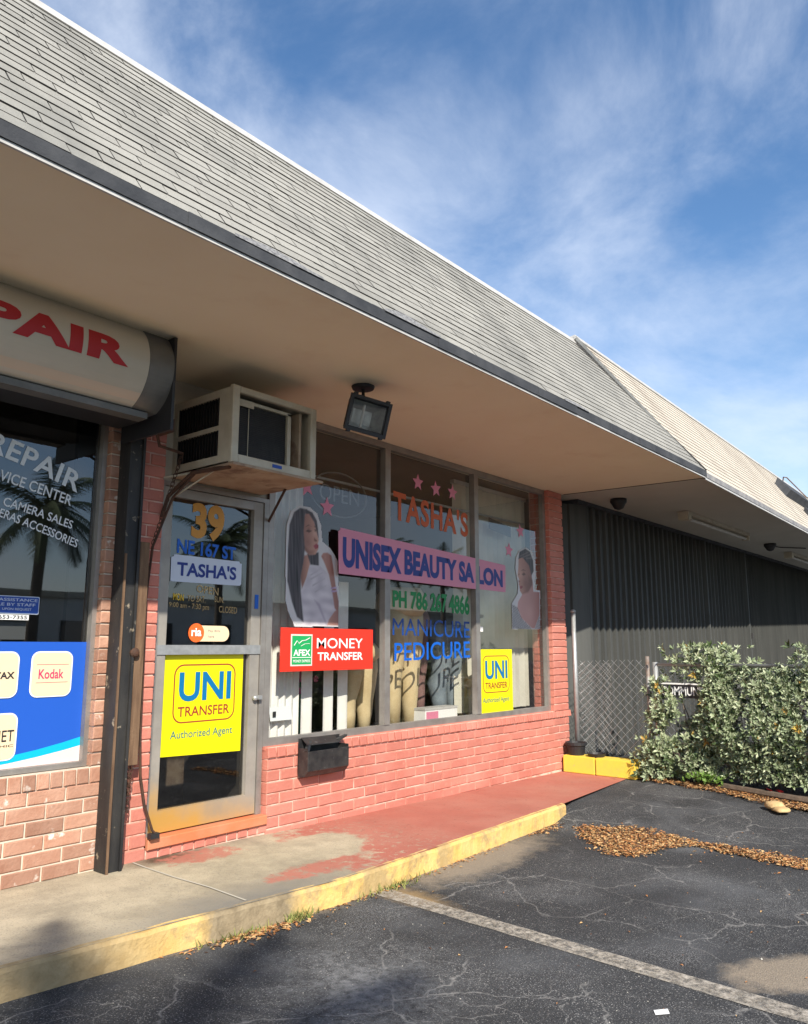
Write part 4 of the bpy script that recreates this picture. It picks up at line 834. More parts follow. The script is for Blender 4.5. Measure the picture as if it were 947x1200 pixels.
G1={'outline': [(4.08,2.437),(4.189,2.442),(4.274,2.402),(4.319,2.314),(4.336,2.181),(4.439,2.129),(4.514,2.042),(4.536,1.711),(4.532,1.506),(4.056,1.501),(3.988,1.61),(3.96,1.686),(3.952,1.926),(3.953,2.27),(3.988,2.384)],'skin': [(4.139,2.05),(4.193,2.065),(4.205,1.984),(4.171,1.873),(4.126,1.791),(4.103,1.888)],'neckhair': [(4.172,2.068),(4.296,2.09),(4.302,1.981),(4.209,1.984)],'shirt': [(4.202,1.98),(4.313,1.982),(4.4,1.929),(4.446,1.809),(4.508,1.648),(4.451,1.565),(4.41,1.518),(4.128,1.513),(4.146,1.596),(4.118,1.761),(4.171,1.883)],'hair': [(4.087,2.42),(4.162,2.418),(4.139,2.364),(4.13,2.241),(4.146,2.111),(4.141,2.03),(4.11,1.889),(4.114,1.771),(4.15,1.537),(4.08,1.574),(4.024,1.688),(3.974,1.841),(3.97,2.074),(3.981,2.273),(4.025,2.379)],'face': [(4.162,2.402),(4.212,2.373),(4.251,2.306),(4.276,2.237),(4.294,2.182),(4.283,2.155),(4.293,2.115),(4.262,2.069),(4.193,2.06),(4.147,2.091),(4.13,2.19),(4.125,2.291),(4.136,2.363)],'hairr': [(4.151,2.418),(4.221,2.4),(4.268,2.344),(4.284,2.279),(4.297,2.187),(4.27,2.246),(4.241,2.325),(4.184,2.385),(4.143,2.379)],'arm': [(4.325,2.062),(4.346,2.089),(4.396,2.096),(4.44,2.077),(4.459,2.006),(4.492,1.843),(4.531,1.711),(4.533,1.608),(4.485,1.657),(4.449,1.809),(4.414,1.92),(4.369,1.999)],'fing1': [(4.328,2.059),(4.368,2.076),(4.383,2.051),(4.343,2.038)],'hand': [(4.402,1.518),(4.423,1.564),(4.486,1.632),(4.532,1.649),(4.535,1.516)],'eye': [(4.151,2.245),(4.18,2.259),(4.219,2.253),(4.188,2.235)],'eye2': [(4.244,2.269),(4.266,2.266),(4.269,2.256),(4.25,2.248)],'brow': [(4.142,2.274),(4.179,2.297),(4.224,2.29),(4.182,2.29)],'brow2': [(4.24,2.296),(4.263,2.291),(4.263,2.285),(4.243,2.289)],'lips': [(4.236,2.135),(4.266,2.156),(4.292,2.151),(4.295,2.126),(4.261,2.11)],'nose': [(4.243,2.202),(4.277,2.183),(4.269,2.169),(4.241,2.176)],'blush': [(4.146,2.121),(4.192,2.095),(4.254,2.101),(4.241,2.07),(4.193,2.062),(4.15,2.091)],'br1': [(4.438,1.819),(4.507,1.828),(4.508,1.816),(4.442,1.806)],'br2': [(4.446,1.794),(4.513,1.803),(4.515,1.79),(4.449,1.781)],'f1': [(4.212,1.876),(4.343,1.935),(4.346,1.928),(4.216,1.864)],'f2': [(4.234,1.827),(4.372,1.892),(4.375,1.885),(4.238,1.816)],'f3': [(4.263,1.779),(4.388,1.836),(4.391,1.828),(4.267,1.769)],'f4': [(4.258,1.714),(4.321,1.681),(4.395,1.543),(4.417,1.519),(4.392,1.518),(4.3,1.665)],'f5': [(4.211,1.906),(4.314,1.959),(4.317,1.954),(4.215,1.898)]}
G2={'outline': [(7.483,2.442),(7.605,2.408),(7.674,2.305),(7.669,2.138),(7.643,1.983),(7.769,1.977),(7.743,1.544),(7.158,1.534),(7.159,1.811),(7.279,1.914),(7.295,2.013),(7.245,2.182),(7.262,2.308),(7.337,2.396)],'chest': [(7.508,1.976),(7.606,2.07),(7.617,1.956),(7.75,1.957),(7.74,1.708),(7.619,1.548),(7.558,1.554),(7.348,1.659),(7.272,1.767),(7.286,1.828),(7.385,1.919)],'face': [(7.321,2.307),(7.405,2.323),(7.524,2.286),(7.587,2.17),(7.6,2.057),(7.506,1.95),(7.373,1.916),(7.327,1.953),(7.334,1.991),(7.309,2.014),(7.326,2.064),(7.293,2.112),(7.312,2.212)],'shade': [(7.516,2.127),(7.602,2.082),(7.599,2.031),(7.506,1.948),(7.373,1.916),(7.459,1.973),(7.512,2.051)],'hair': [(7.47,2.425),(7.567,2.398),(7.629,2.308),(7.637,2.187),(7.585,2.132),(7.536,2.243),(7.405,2.32),(7.316,2.297),(7.341,2.377)],'h1': [(7.346,2.334),(7.53,2.395),(7.534,2.388),(7.352,2.324)],'h2': [(7.369,2.317),(7.565,2.373),(7.57,2.364),(7.404,2.315)],'h3': [(7.458,2.319),(7.601,2.337),(7.605,2.328),(7.481,2.309)],'eye': [(7.372,2.136),(7.432,2.153),(7.463,2.136),(7.407,2.12)],'eye2': [(7.308,2.131),(7.329,2.139),(7.333,2.124),(7.309,2.118)],'brow': [(7.349,2.165),(7.41,2.191),(7.47,2.177),(7.41,2.18)],'lips': [(7.325,1.996),(7.377,2.008),(7.396,1.994),(7.364,1.974),(7.328,1.975)],'nose': [(7.309,2.069),(7.344,2.051),(7.32,2.039),(7.304,2.048)],'shirt': [(7.17,1.799),(7.272,1.767),(7.348,1.659),(7.558,1.547),(7.557,1.541),(7.158,1.534)],'shirtr': [(7.619,1.542),(7.74,1.708),(7.741,1.544)]}
t = sign('poster', 'cut-out poster of a woman with long straight black hair in a white blouse', 'poster', (4.25, YF, 1.5))
HB = (.012, .010, .012); HL = (.10, .085, .095); SK1 = (.17, .075, .055); SK2 = (.50, .27, .20)
c_ = {k: (sum(p[0] for p in G1[k])/len(G1[k]), sum(p[1] for p in G1[k])/len(G1[k])) for k in G1}
portrait(t, G1, [('skin', SK1, SK2, .010, ''), ('neckhair', HB, HL, .008, 'hair'), ('shirt', (.62, .59, .62), (.40, .37, .42), .005, 'cloth'), ('f1', (.36, .34, .37), (.44, .42, .45), .006, ''), ('f2', (.36, .34, .37), (.44, .42, .45), .006, ''), ('f3', (.36, .34, .37), (.44, .42, .45), .006, ''), ('f5', (.36, .34, .37), (.44, .42, .45), .006, ''), ('f4', (.30, .27, .34), (.40, .36, .42), .010, ''),
    ('face', (.27, .13, .10), (.52, .30, .23), .006, ''), ('blush', SK1, (.36, .19, .14), .016, ''), ('hair', HB, HL, .007, 'hair'), ('hairr', HB, HL, .005, 'hair'), ('arm', (.42, .22, .17), (.24, .11, .09), .006, ''), ('fing1', (.30, .14, .11), (.44, .24, .19), .005, ''), ('hand', (.42, .23, .18), (.26, .13, .11), .007, ''),
    ('br1', (.30, .20, .36), (.45, .36, .5), .002, ''), ('br2', (.30, .20, .36), (.45, .36, .5), .002, ''), ('eye', HB, (.10, .05, .04), .004, ''), ('eye2', HB, (.10, .05, .04), .004, ''), ('brow', (.05, .025, .02), (.10, .05, .04), .004, ''), ('brow2', (.05, .025, .02), (.10, .05, .04), .004, ''), ('nose', (.24, .11, .08), (.16, .07, .05), .006, ''), ('lips', (.36, .07, .09), (.26, .04, .06), .004, '')],
    [(c_['eye'][0], c_['eye'][1]+.012, .022, (.16, .07, .05), .55), (c_['face'][0]-.035, c_['face'][1]-.06, .035, (.20, .09, .07), .5), (c_['face'][0]+.035, c_['face'][1]+.02, .025, (.62, .40, .32), .45), (c_['shirt'][0]-.02, c_['shirt'][1]-.10, .07, (.34, .31, .36), .35)])
t = sign('poster', 'cut-out poster of a woman with swept-up braids in a striped top', 'poster', (7.45, YF, 1.5))
c_ = {k: (sum(p[0] for p in G2[k])/len(G2[k]), sum(p[1] for p in G2[k])/len(G2[k])) for k in G2}
portrait(t, G2, [('chest', (.52, .30, .28), (.34, .17, .15), .006, ''), ('face', (.46, .25, .20), (.22, .10, .08), .006, ''), ('shade', (.34, .17, .13), (.13, .06, .05), .020, ''), ('hair', HB, HL, .008, 'hair'), ('h1', (.14, .11, .11), (.22, .18, .17), .006, ''), ('h2', (.14, .11, .11), (.22, .18, .17), .006, ''), ('h3', (.14, .11, .11), (.22, .18, .17), .006, ''),
    ('eye', HB, (.10, .05, .04), .005, ''), ('eye2', HB, (.1, .05, .04), .005, ''), ('brow', (.05, .025, .02), (.1, .05, .04), .004, ''), ('lips', (.32, .08, .09), (.22, .05, .06), .005, ''), ('nose', (.26, .13, .10), (.18, .08, .06), .006, ''), ('shirt', (.04, .04, .05), (.55, .55, .56), .004, 'stripe'), ('shirtr', (.04, .04, .05), (.55, .55, .56), .004, 'stripe')],
    [(c_['face'][0]-.05, c_['face'][1]+.03, .05, (.60, .37, .29), .4), (c_['eye'][0], c_['eye'][1]+.012, .022, (.16, .07, .05), .5), (c_['chest'][0]-.05, c_['chest'][1]+.22, .07, (.14, .06, .05), .55), (c_['chest'][0], c_['chest'][1]-.10, .10, (.62, .38, .34), .35)])
# ------------------------------------------------------------------ things seen through the glass
def drape(x0, x1, y, z0, z1, amp, wl, zc=None, taper=0.0):
    n = int((x1-x0)/wl*8)+2; g = MB(); top = []; zz = 6
    for j in range(zz+1):
        for i in range(n+1):
            u = i/n; t = j/zz; x = x0+(x1-x0)*u + taper*(1-t)*(u-.5); g.v.append(Vector((x, y+amp*math.sin(2*PI*(x-x0)/wl + .6*math.sin(i*.7)), z0+(z1-z0)*t)))
    for j in range(zz):
        for i in range(n): a = j*(n+1)+i; g.f.append((a, a+1, a+n+2, a+n+1)); g.m.append(0)
    return g
t = thing('curtain', 'white pleated curtain at the left end of the salon window', 'curtain', (4.1, 4.62, .66)); drape(3.80, 4.30, 4.66, .64, 2.75, .018, .075).build('cloth', CURT, t, smooth=True); MB().tube([(3.78, 4.66, 2.76), (7.8, 4.66, 2.76)], .012, 6).build('rod', GALV, t)
for i, (x, w_) in enumerate(((4.42, .12), (4.66, .11), (4.83, .12))):
    t = thing('hanging_strip', ('leftmost of three white cloth strips hanging below the red sign', 'middle of three white cloth strips hanging below the red sign', 'rightmost of three white cloth strips hanging below the red sign')[i], 'cloth strip', (x, 4.62, .6), 'white cloth strips in the window'); drape(x-w_/2, x+w_/2, 4.68, .61, 1.9, .006, .12).build('cloth', CURT, t, smooth=True)
t = thing('notice_card', 'small printed card leaning at the foot of the white curtain', 'card', (4.08, 4.6, .62)); MB().prism([(3.98, 4.60, .80), (4.20, 4.60, .80), (4.20, 4.62, .90), (3.98, 4.62, .90)], (0, .002, 0)).build('card', LETW, t); MB().box(4.0, 4.03, 4.596, 4.599, .83, .87).build('printed_mark', BLK, t)
t = thing('flower_vase', 'green vase with pink flowers between the white strips', 'vase', (4.55, 4.9, .6))
MB().lathe((4.58, 4.92, .60), [(.05, 0), (.075, .10), (.07, .22), (.035, .30), (.045, .36)], 16).build('vase', GVASE, t, smooth=True)
g = MB()
for k in range(26):
    c = Vector((4.58+random.gauss(0, .05), 4.90+random.gauss(0, .04), 1.12+random.gauss(0, .07)))
    for q in range(5): a = 2*PI*q/5; g.add([c, c+Vector((.03*math.cos(a), -.01, .03*math.sin(a))), c+Vector((.03*math.cos(a+.9), -.012, .03*math.sin(a+.9)))], [(0, 1, 2)])
g.build('flowers', FLOW, t); MB().tube([(4.58, 4.92, .95), (4.57, 4.91, 1.1)], .01, 5).build('stem', GVASE, t)
def legs(name, label, x, y, z0, H, m, sep=.11, w_=.085, bend=0.0, cat='mannequin'):
    t = thing(name, label, cat, (x, y, z0))
    for s in (-1, 1):
        pts = [Vector((x+s*sep*.55, y+bend*.2, z0+.03)), Vector((x+s*sep*.62, y, z0+.22*H)), Vector((x+s*sep*.66, y+.02, z0+.38*H)), Vector((x+s*sep*.60, y-.02-bend, z0+.50*H)), Vector((x+s*sep*.55, y-.01, z0+.68*H)), Vector((x+s*sep*.45, y, z0+.86*H))]
        MB().tube(pts, [w_*.42, w_*.55, w_*.72, w_*.66, w_*.95, w_*1.05], 14).build('leg', m, t, smooth=True)
    MB().lathe((x, y, z0+.80*H), [(w_*1.3, 0), (w_*1.75, .06*H), (w_*1.6, .14*H), (w_*1.25, .20*H)], 18).build('hips', m, t, smooth=True)
    MB().lathe((x, y, z0-.02), [(.14, 0), (.14, .02)], 18).build('base', GALV, t)
    return t
legs('leg_mannequin', 'tan mannequin legs standing below and right of the red money transfer sign', 5.13, 4.80, .60, .78, TANM, .17, .125)
legs('leg_mannequin', 'tall pair of tan mannequin legs beside the second mullion under the green phone number', 5.74, 4.80, .60, 1.30, TANM, .20, .15)
legs('leg_mannequin', 'plum fabric mannequin legs just behind the tall tan pair', 6.09, 4.90, .60, 1.12, PLUM, .11, .085)
legs('leg_mannequin', 'mannequin legs in grey blue jeans under the blue PEDICURE lettering', 6.50, 4.84, .62, .95, JEAN, .19, .15)
legs('leg_mannequin', 'small cream mannequin legs at the lower right of the middle pane', 6.75, 4.80, .60, .42, TANM, .09, .07)
t = thing('display_box', 'white and pink product box standing on the window ledge', 'box', (6.1, 4.62, .6)); MB().box(5.85, 6.36, 4.60, 4.74, .602, .765).build('carton', WHT, t); MB().box(5.845, 6.365, 4.595, 4.745, .765, .785).build('lid', WHITEM, t); MB().box(5.87, 6.05, 4.597, 4.5995, .62, .75).build('printed_panel', PINK, t)
t = thing('vertical_blind', 'cream vertical blind slats behind the right window pane', 'blind', (7.3, 4.75, .7))
MB().box(6.50, 7.95, 4.71, 4.76, 3.05, 3.09).build('headrail', WHITEM, t)
sm = MB().box(-.052, .052, -.0015, .0015, 0, 2.36).mesh('slat', BLIND)
for i in range(14): inst('slat', sm, t, (6.58+i*.100, 4.735, .69), (0, 0, R((-34, -12)[i % 2]+random.uniform(-5, 5))))
t = thing('window_card', 'dark rectangular card hung high in the right window pane', 'card', (7.1, 4.55, 2.6)); MB().prism([(6.93, 4.56, 2.60), (7.36, 4.56, 2.55), (7.36, 4.56, 2.66), (6.93, 4.56, 2.72)], (0, .01, 0)).build('card', INTF, t)
t = thing('neon_sign', 'unlit oval OPEN neon sign hanging inside the left pane', 'sign', (4.68, 4.6, 2.62))
MB().tube([(4.68+.34*math.cos(a), 4.60, 2.63+.19*math.sin(a)) for a in [2*PI*k/28 for k in range(29)]], .007, 6, caps=False).build('oval_tube', GTUBE, t, smooth=True); text('OPEN', 4.44, 4.92, 2.56, 2.70, 4.595, GTUBE, t, 0)
t = thing('shop_card', 'stack of pale framed cards inside the repair shop window', 'card', (1.9, 4.9, 1.4)); MB().box(1.7, 2.15, 5.0, 5.02, 1.2, 1.62).build('card', CREAM, t)
t = thing('counter', 'low pale counter seen through the glass door', 'counter', (3.4, 5.6, .12)); MB().box(3.0, 4.2, 5.6, 6.0, .12, .74).box(2.95, 4.25, 5.55, 6.05, .74, .78).build('counter_body', ACUND, t)

# ------------------------------------------------------------------ mailbox
t = thing('mailbox', 'open black metal mailbox fixed to the salmon brick wall below the window', 'mailbox', (4.24, 4.3, .42))
my0, my1, mx0, mx1, mz0, mz1 = 4.235, 4.343, 4.028, 4.452, .445, .605
g = MB().cbox(mx0, mx1, my0, my0+.006, mz0+.02, mz1, .003).box(mx0, mx0+.006, my0+.006, my1, mz0+.02, mz1+.02).box(mx1-.006, mx1, my0+.006, my1, mz0+.02, mz1+.02).box(mx0, mx1, my1-.004, my1, mz0, mz1+.085)
g.prism([(mx0, my0+.006, mz0+.02), (mx0, my0+.04, mz0-.02), (mx0, my1-.004, mz0-.02), (mx0, my1-.004, mz0+.02)], (mx1-mx0, 0, 0))
MBXM = mat('worn_black_enamel', (0.022, 0.022, 0.024), (0.05, 0.048, 0.046), 14, .38, .2, spots=(.16, .155, .15), sscale=30, slo=.62, shi=.75)
g.build('box_body', MBXM, t)
g = MB().prism([(mx0+.02, my1-.01, mz1+.085), (mx1-.06, my1-.01, mz1+.075), (mx1-.06, my0+.03, mz1+.035), (mx0+.02, my0+.03, mz1+.04)], (0, .001, .006)); g.prism([(mx1-.085, my0+.05, mz1+.03), (mx1+.015, my0+.04, mz1+.07), (mx1+.02, my0+.04, mz1+.085), (mx1-.09, my0+.05, mz1+.055)], (0, .03, 0)); g.prism([(mx0-.005, my0+.01, mz1+.005), (mx0+.07, my0+.05, mz1+.07), (mx0+.08, my0+.05, mz1+.06), (mx0+.02, my0+.01, mz1+.0)], (0, .03, 0))
g.build('lid', MBXM, t)

# ------------------------------------------------------------------ soffit fittings next door
def tube_light(x, y, L_, label):
    t = thing('fluorescent_light', label, 'light', (x, y, SZ), 'fluorescent lights under the grey soffit'); MB().box(x, x+L_, y-.06, y+.06, SZ-.045, SZ+.001).build('housing', CREAM, t); MB().tube([(x+.08, y, SZ-.085), (x+L_-.05, y, SZ-.085)], .022, 10).build('tube', WHITEM, t); MB().box(x-.02, x+.10, y-.07, y+.07, SZ-.12, SZ-.002).box(x+L_-.06, x+L_, y-.05, y+.05, SZ-.11, SZ-.046).build('end_cap', CREAM, t); return t
tube_light(10.3, 3.68, 2.75, 'nearer bare fluorescent light on the grey soffit'); tube_light(16.1, 3.80, 2.75, 'farther fluorescent light on the grey soffit near the picture edge')
for x, y, lb in ((8.93, 3.98, 'black dome camera on the grey soffit nearest the brick pillar'), (14.6, 3.73, 'farther black dome camera with a short cable on the grey soffit')):
    t = thing('security_camera', lb, 'security camera', (x, y, SZ), 'dome cameras under the grey soffit'); MB().lathe((x, y, SZ), [(.02, -.13), (.055, -.115), (.085, -.06), (.10, -.04), (.10, .001)], 18).build('dome', DARK, t, smooth=True)
    if x > 10: MB().tube([(x+.08, y, SZ-.03), (x+.5, y-.05, SZ-.02), (x+1.0, y-.35, SZ-.012)], .01, 5).build('cable', SHEDGE, t)

# ------------------------------------------------------------------ kerb blocks, pots, fence
for i, (ya, yb) in enumerate(((3.955, 4.33), (3.50, 3.945))):
    t = thing('concrete_block', ('yellow painted concrete block butted against the brick pillar', 'yellow painted concrete block at the hedge end of the pair')[i], 'block', (8.0, (ya+yb)/2, 0), 'yellow blocks at the sidewalk end'); 
    g = MB(); g.v = []
    bmm = bmesh.new(); bmesh.ops.create_cube(bmm, size=1); 
    for v in bmm.verts: v.co = Vector((8.05+v.co.x*.2, (ya+yb)/2+v.co.y*(yb-ya), .09+v.co.z*.18))
    bmesh.ops.bevel(bmm, geom=bmm.edges[:], offset=.008, segments=2, affect='EDGES'); bmm.verts.index_update()
    g.add([v.co.copy() for v in bmm.verts], [tuple(v.index for v in f.verts) for f in bmm.faces]); bmm.free(); g.build('block', YELLOWB, t)
t = thing('plant_pot', 'black plastic plant pot on the yellow block beside the pillar', 'pot', (8.05, 4.2, .18)); MB().lathe((8.06, 4.22, .181), [(.085, 0), (.105, .10), (.118, .105), (.118, .135), (.10, .135), (.095, .11)], 20).build('pot', DARK, t, smooth=False)
t = thing('plant_saucer', 'low black dish on the second yellow block', 'dish', (8.06, 3.97, .18)); MB().lathe((8.06, 3.98, .181), [(.085, 0), (.10, .035), (.09, .035), (.08, .012)], 20).build('dish', DARK, t)
FXX = 8.20
t = thing('chain_link_fence', 'galvanised chain link fence between the brick pillar and hedge', 'fence', (FXX, 3.4, 0))
MB().tube([(FXX, 4.27, .18), (FXX, 4.27, 1.74)], .026, 12).lathe((FXX, 4.27, 1.74), [(.031, 0), (.031, .02), (.012, .036)], 12).build('post', GALV, t, smooth=True)
MB().tube([(FXX, 3.415, 0), (FXX, 3.415, 1.25)], .022, 12).build('post', mat('rusting_galvanised_post', (.30, .30, .29), (.16, .085, .05), 6, .6, .3), t, smooth=True)
MB().tube([(FXX+.02, 3.34, 0), (FXX+.02, 3.34, 1.19)], .030, 12).build('post', GALV, t, smooth=True)
MB().tube([(FXX+.02, 3.33, 1.165), (FXX+.02, -3.0, 1.165)], .020, 10).build('top_rail', GALV, t, smooth=True)
def chain(ya, yb, za, zb, dia, fx, r=.0022):
    g = MB(); w_ = yb-ya; h = zb-za; n = int((w_+h)/dia)+1
    for sgn in (1, -1):
        for k in range(n+1):
            c = k*dia; pts = []; t0 = max(0.0, c-h); t1 = min(w_, c)
            if t1-t0 < .02: continue
            m_ = max(2, int((t1-t0)/(dia/2)))
            for q in range(m_+1):
                a = t0+(t1-t0)*q/m_; y = ya+a if sgn > 0 else yb-a; p = fx(y, za+c-a); pts.append(p + Vector((.003*(-1)**q, 0, 0)))
            g.tube(pts, r, 3, caps=False)
    return g
FY = lambda y, z: Vector((FXX + .02*noise.noise(Vector((y*2, z*2, 1))) , y, z - .035*max(0, y-3.75)*z))
chain(3.44, 4.24, .20, 1.21, .095, FY).build('wire_mesh', GALV, t)
FY2 = lambda y, z: Vector((FXX + .06 + .10*math.sin((y-3.9)*7 + z*.8), y, z))
chain(3.90, 4.25, .20, 1.17, .075, FY2).build('loose_mesh', GALV, t)
chain(1.6, 3.30, .15, 1.15, .095, lambda y, z: Vector((FXX+.03, y, z))).build('wire_mesh', GALV, t)
t = thing('small_sign', 'dark sign with white capitals half hidden by leaves on the fence', 'sign', (8.15, 3.0, .85)); MB().box(8.165, 8.175, 2.72, 3.28, .83, .97).build('board', BLK, t); MB().box(8.160, 8.178, 2.72, 3.28, .965, .98).build('top_edge', WHT, t)
vs, fs = text_mesh('COMMUNITY', .02); MB().add([(8.160, 3.26-.52*a, .855+.09*b_) for a, b_ in vs], fs).build('lettering', WHT, t)

# ------------------------------------------------------------------ soil bed, hedge
g = MB(); bed = [(8.17, 4.3), (8.30, 3.72), (8.02, 3.30), (7.86, 2.75), (7.66, 2.30), (7.42, 1.77), (7.30, 1.0), (7.3, -6), (12, -6), (12, 4.3)]
v3 = [Vector((a, b_, 0)) for a, b_ in bed]
g.v = [Vector((a, b_, .002)) for a, b_ in bed]; g.f = [tuple(t_) for t_ in tessellate_polygon([v3])]; g.m = [0]*len(g.f)
g.build('soil_bed', SOIL, kind='structure')
MB().tube([(7.95, 2.62, .03), (7.72, 2.05, .035), (7.52, 1.35, .03), (7.45, .3, .03)], .035, 7).build('root', mat('bark', (.09, .065, .045), (.14, .10, .07), 20, .95, bump=.01), kind='structure')
LPALE = mat('variegated_leaf', (0.44, 0.47, 0.31), (0.22, 0.27, 0.14), 26, .5, lo=.42, hi=.55); LMID = mat('grey_green_leaf', (0.17, 0.22, 0.12), (0.30, 0.34, 0.20), 20, .45); LDK = mat('deep_green_leaf', (0.045, 0.075, 0.025), (0.07, 0.10, 0.035), 20, .45); LYEL = mat('yellowing_leaf', (0.42, 0.30, 0.05), (0.30, 0.15, 0.03), 18, .6); TWIG = mat('twig_bark', (.16, .13, .10), (.10, .08, .06), 30, .9)
hedge = thing('hedge', 'dense variegated grey green hedge growing over the chain link fence', 'hedge', (8.5, 1.5, 0))
rng = random.Random(11)
def htop(y):
    h = 1.13 + .07*noise.noise(Vector((y*1.7, 0, 5))) + .05*noise.noise(Vector((y*5, 3, 1)))
    if y > 2.55: h -= .55*sstep(2.65, 3.05, y)
    return h
def rosette(g, c, d, n, L_, spread=.9):
    d = d.normalized(); a = d.cross(Vector((0.2, 0.3, 1))); 
    if a.length < .01: a = Vector((1, 0, 0))
    a.normalize(); b_ = d.cross(a)
    big = rng.random()
    for k in range(n):
        an = 2*PI*k/n + rng.uniform(-.4, .4); el = rng.uniform(.25, spread)
        dirv = (d*(1-el*.6) + (a*math.cos(an)+b_*math.sin(an))*el).normalized(); L2 = L_*rng.uniform(.7, 1.15)
        side = dirv.cross(d); 
        if side.length < .05: side = dirv.cross(Vector((0, 0, 1)))
        side.normalize(); up = side.cross(dirv); w_ = L2*.19
        p = c + dirv*L2*.08
        m_ = 0 if big < .55 else 1
        q = rng.random()
        if q < .18: m_ = 1
        elif q < .28: m_ = 2
        if big > .985: m_ = 3
        elif big > .88: m_ = 2
        mid = p + dirv*L2*.55; tip = p + dirv*L2 - up*L2*.10
        g.add([p, mid + side*w_ + up*w_*.35, tip, mid - side*w_ + up*w_*.35, mid], [(0, 1, 4), (1, 2, 4), (2, 3, 4), (3, 0, 4)], m_)
g = MB(); tw = MB()
for i in range(13000):
    y = rng.uniform(-2.2, 3.22) if rng.random() < .85 else rng.uniform(1.2, 3.22)
    top = htop(y); z = rng.uniform(.05, 1)**.85*top
    fx = 8.02 - .13*(1 - abs(2*z/top-1))*1.2 + .10*noise.noise(Vector((y*2.3, z*2.6, 2))) + (.16*sstep(2.6, 3.3, y)) - .10*sstep(2.4, 1.6, y)*0
    if noise.noise(Vector((y*3.1, z*3.3, 7))) > .24 and rng.random() < .9: continue
    depth = abs(rng.gauss(0, .12)) if rng.random() < .8 else rng.uniform(0, .8)
    x = fx + depth
    outw = Vector((-1, rng.uniform(-.7, .7), rng.uniform(-.1, 1.0)))
    if z > top-.12: outw = Vector((rng.uniform(-.8, .3), rng.uniform(-.6, .6), 1.3)); x = fx + rng.uniform(0, .8)
    rosette(g, Vector((x, y, z)), outw, rng.choice((6, 7, 8)), rng.choice((.036, .046, .056, .070))*rng.uniform(.85, 1.1))
    if rng.random() < .14: tw.tube([(x+.30, y+rng.uniform(-.12, .12), max(z-.25, 0)), (x+.1, y+rng.uniform(-.04, .04), z-.08), (x, y, z)], .0035, 3, caps=False)
# tall shoots: the clump over the rail and by the right edge; wisps round the end post
for cx, cy, cz, n, rr_ in ((8.35, 2.92, 1.20, 150, .17), (8.45, 2.72, 1.17, 120, .15), (8.2, 1.75, 1.22, 90, .13), (8.12, 3.27, .95, 24, .06), (8.12, 3.25, .62, 60, .08), (8.10, 3.27, .30, 150, .11), (8.05, 3.36, .12, 60, .07), (8.1, 1.45, 1.25, 60, .12), (8.1, 3.22, .78, 40, .10)):
    for k in range(n):
        p = Vector((rng.gauss(cx, rr_), rng.gauss(cy, rr_), min(1.34, max(.03, rng.gauss(cz, rr_*.7))))); rosette(g, p, p-Vector((cx+.3, cy, cz-.2)), 6, rng.uniform(.05, .075))
g.build('foliage', [LPALE, LMID, LDK, LYEL], hedge)
for k in range(40):
    y = rng.uniform(-2, 3.3); x = 8.35+rng.uniform(-.15, .25)
    tw.tube([(x, y, 0), (x+rng.uniform(-.1, .1), y+rng.uniform(-.1, .1), .4), (x+rng.uniform(-.25, .2), y+rng.uniform(-.25, .25), .95)], [.012, .009, .004], 5)
tw.build('branches', TWIG, hedge)
g = MB(); rg = rng
for k in range(60): c = Vector((7.98+rg.gauss(0, .05), 2.76+rg.gauss(0, .09), .02)); a = rg.uniform(0, 6.3); d = Vector((math.cos(a)*.6, math.sin(a)*.6, 1)); rosette(g, c+Vector((0, 0, rg.uniform(.02, .10))), d, 6, .045)
WEED = mat('bright_weed_green', (0.10, 0.20, 0.03), (0.16, 0.26, 0.05), 20, .6)
tt = thing('weed', 'bright green leafy weed at the foot of the hedge', 'weed', (7.98, 2.76, 0)); g.m = [0]*len(g.m); g.build('leaves', WEED, tt)

# ------------------------------------------------------------------ loose leaves and chips (nobody could count them)
CH1 = mat('dry_leaf_orange', (0.46, 0.21, 0.065), (0.30, 0.13, 0.05), 30, .9); CH2 = mat('dry_leaf_tan', (0.55, 0.36, 0.17), (0.40, 0.24, 0.10), 30, .9); CH3 = mat('dry_leaf_brown', (0.16, 0.075, 0.035), (0.10, 0.05, 0.03), 30, .9)
def inpoly(x, y, P_):
    c = False
    for (x1_, y1_), (x2_, y2_) in zip(P_, P_[1:]+P_[:1]):
        if (y1_ > y) != (y2_ > y) and x < (x2_-x1_)*(y-y1_)/(y2_-y1_)+x1_: c = not c
    return c
def chip(g, x, y, z, L_, flatn=.35):
    a = rng.uniform(0, 2*PI); t = rng.uniform(-flatn, flatn); u = Vector((math.cos(a), math.sin(a), t)); v = Vector((-math.sin(a), math.cos(a), rng.uniform(-flatn, flatn))); c = Vector((x, y, z)); w_ = L_*rng.uniform(.16, .32)
    g.add([c-u*L_/2, c+v*w_+Vector((0, 0, .004)), c+u*L_/2, c-v*w_+Vector((0, 0, .004))], [(0, 3, 2, 1)] if 1 else [], rng.choice((0, 0, 1, 1, 2)))
def litter(name, P_, n, L_, thick, edge, label, cat, zfun):
    g = MB(); xs_ = [p[0] for p in P_]; ys_ = [p[1] for p in P_]; k = 0; tries = 0
    while k < n and tries < n*30:
        tries += 1
        x = rng.uniform(min(xs_)-edge, max(xs_)+edge); y = rng.uniform(min(ys_)-edge, max(ys_)+edge)
        wx_ = x + .10*noise.noise(Vector((x*5, y*5, 3))) + rng.gauss(0, edge*.45); wy_ = y + rng.gauss(0, edge*.45)
        if inpoly(wx_, wy_, P_): chip(g, x, y, zfun(x, y) + .006 + rng.random()**2*thick, L_*rng.uniform(.6, 1.3)); k += 1
    o = g.build(name, [CH1, CH2, CH3], None, label, cat, kind='stuff'); return o
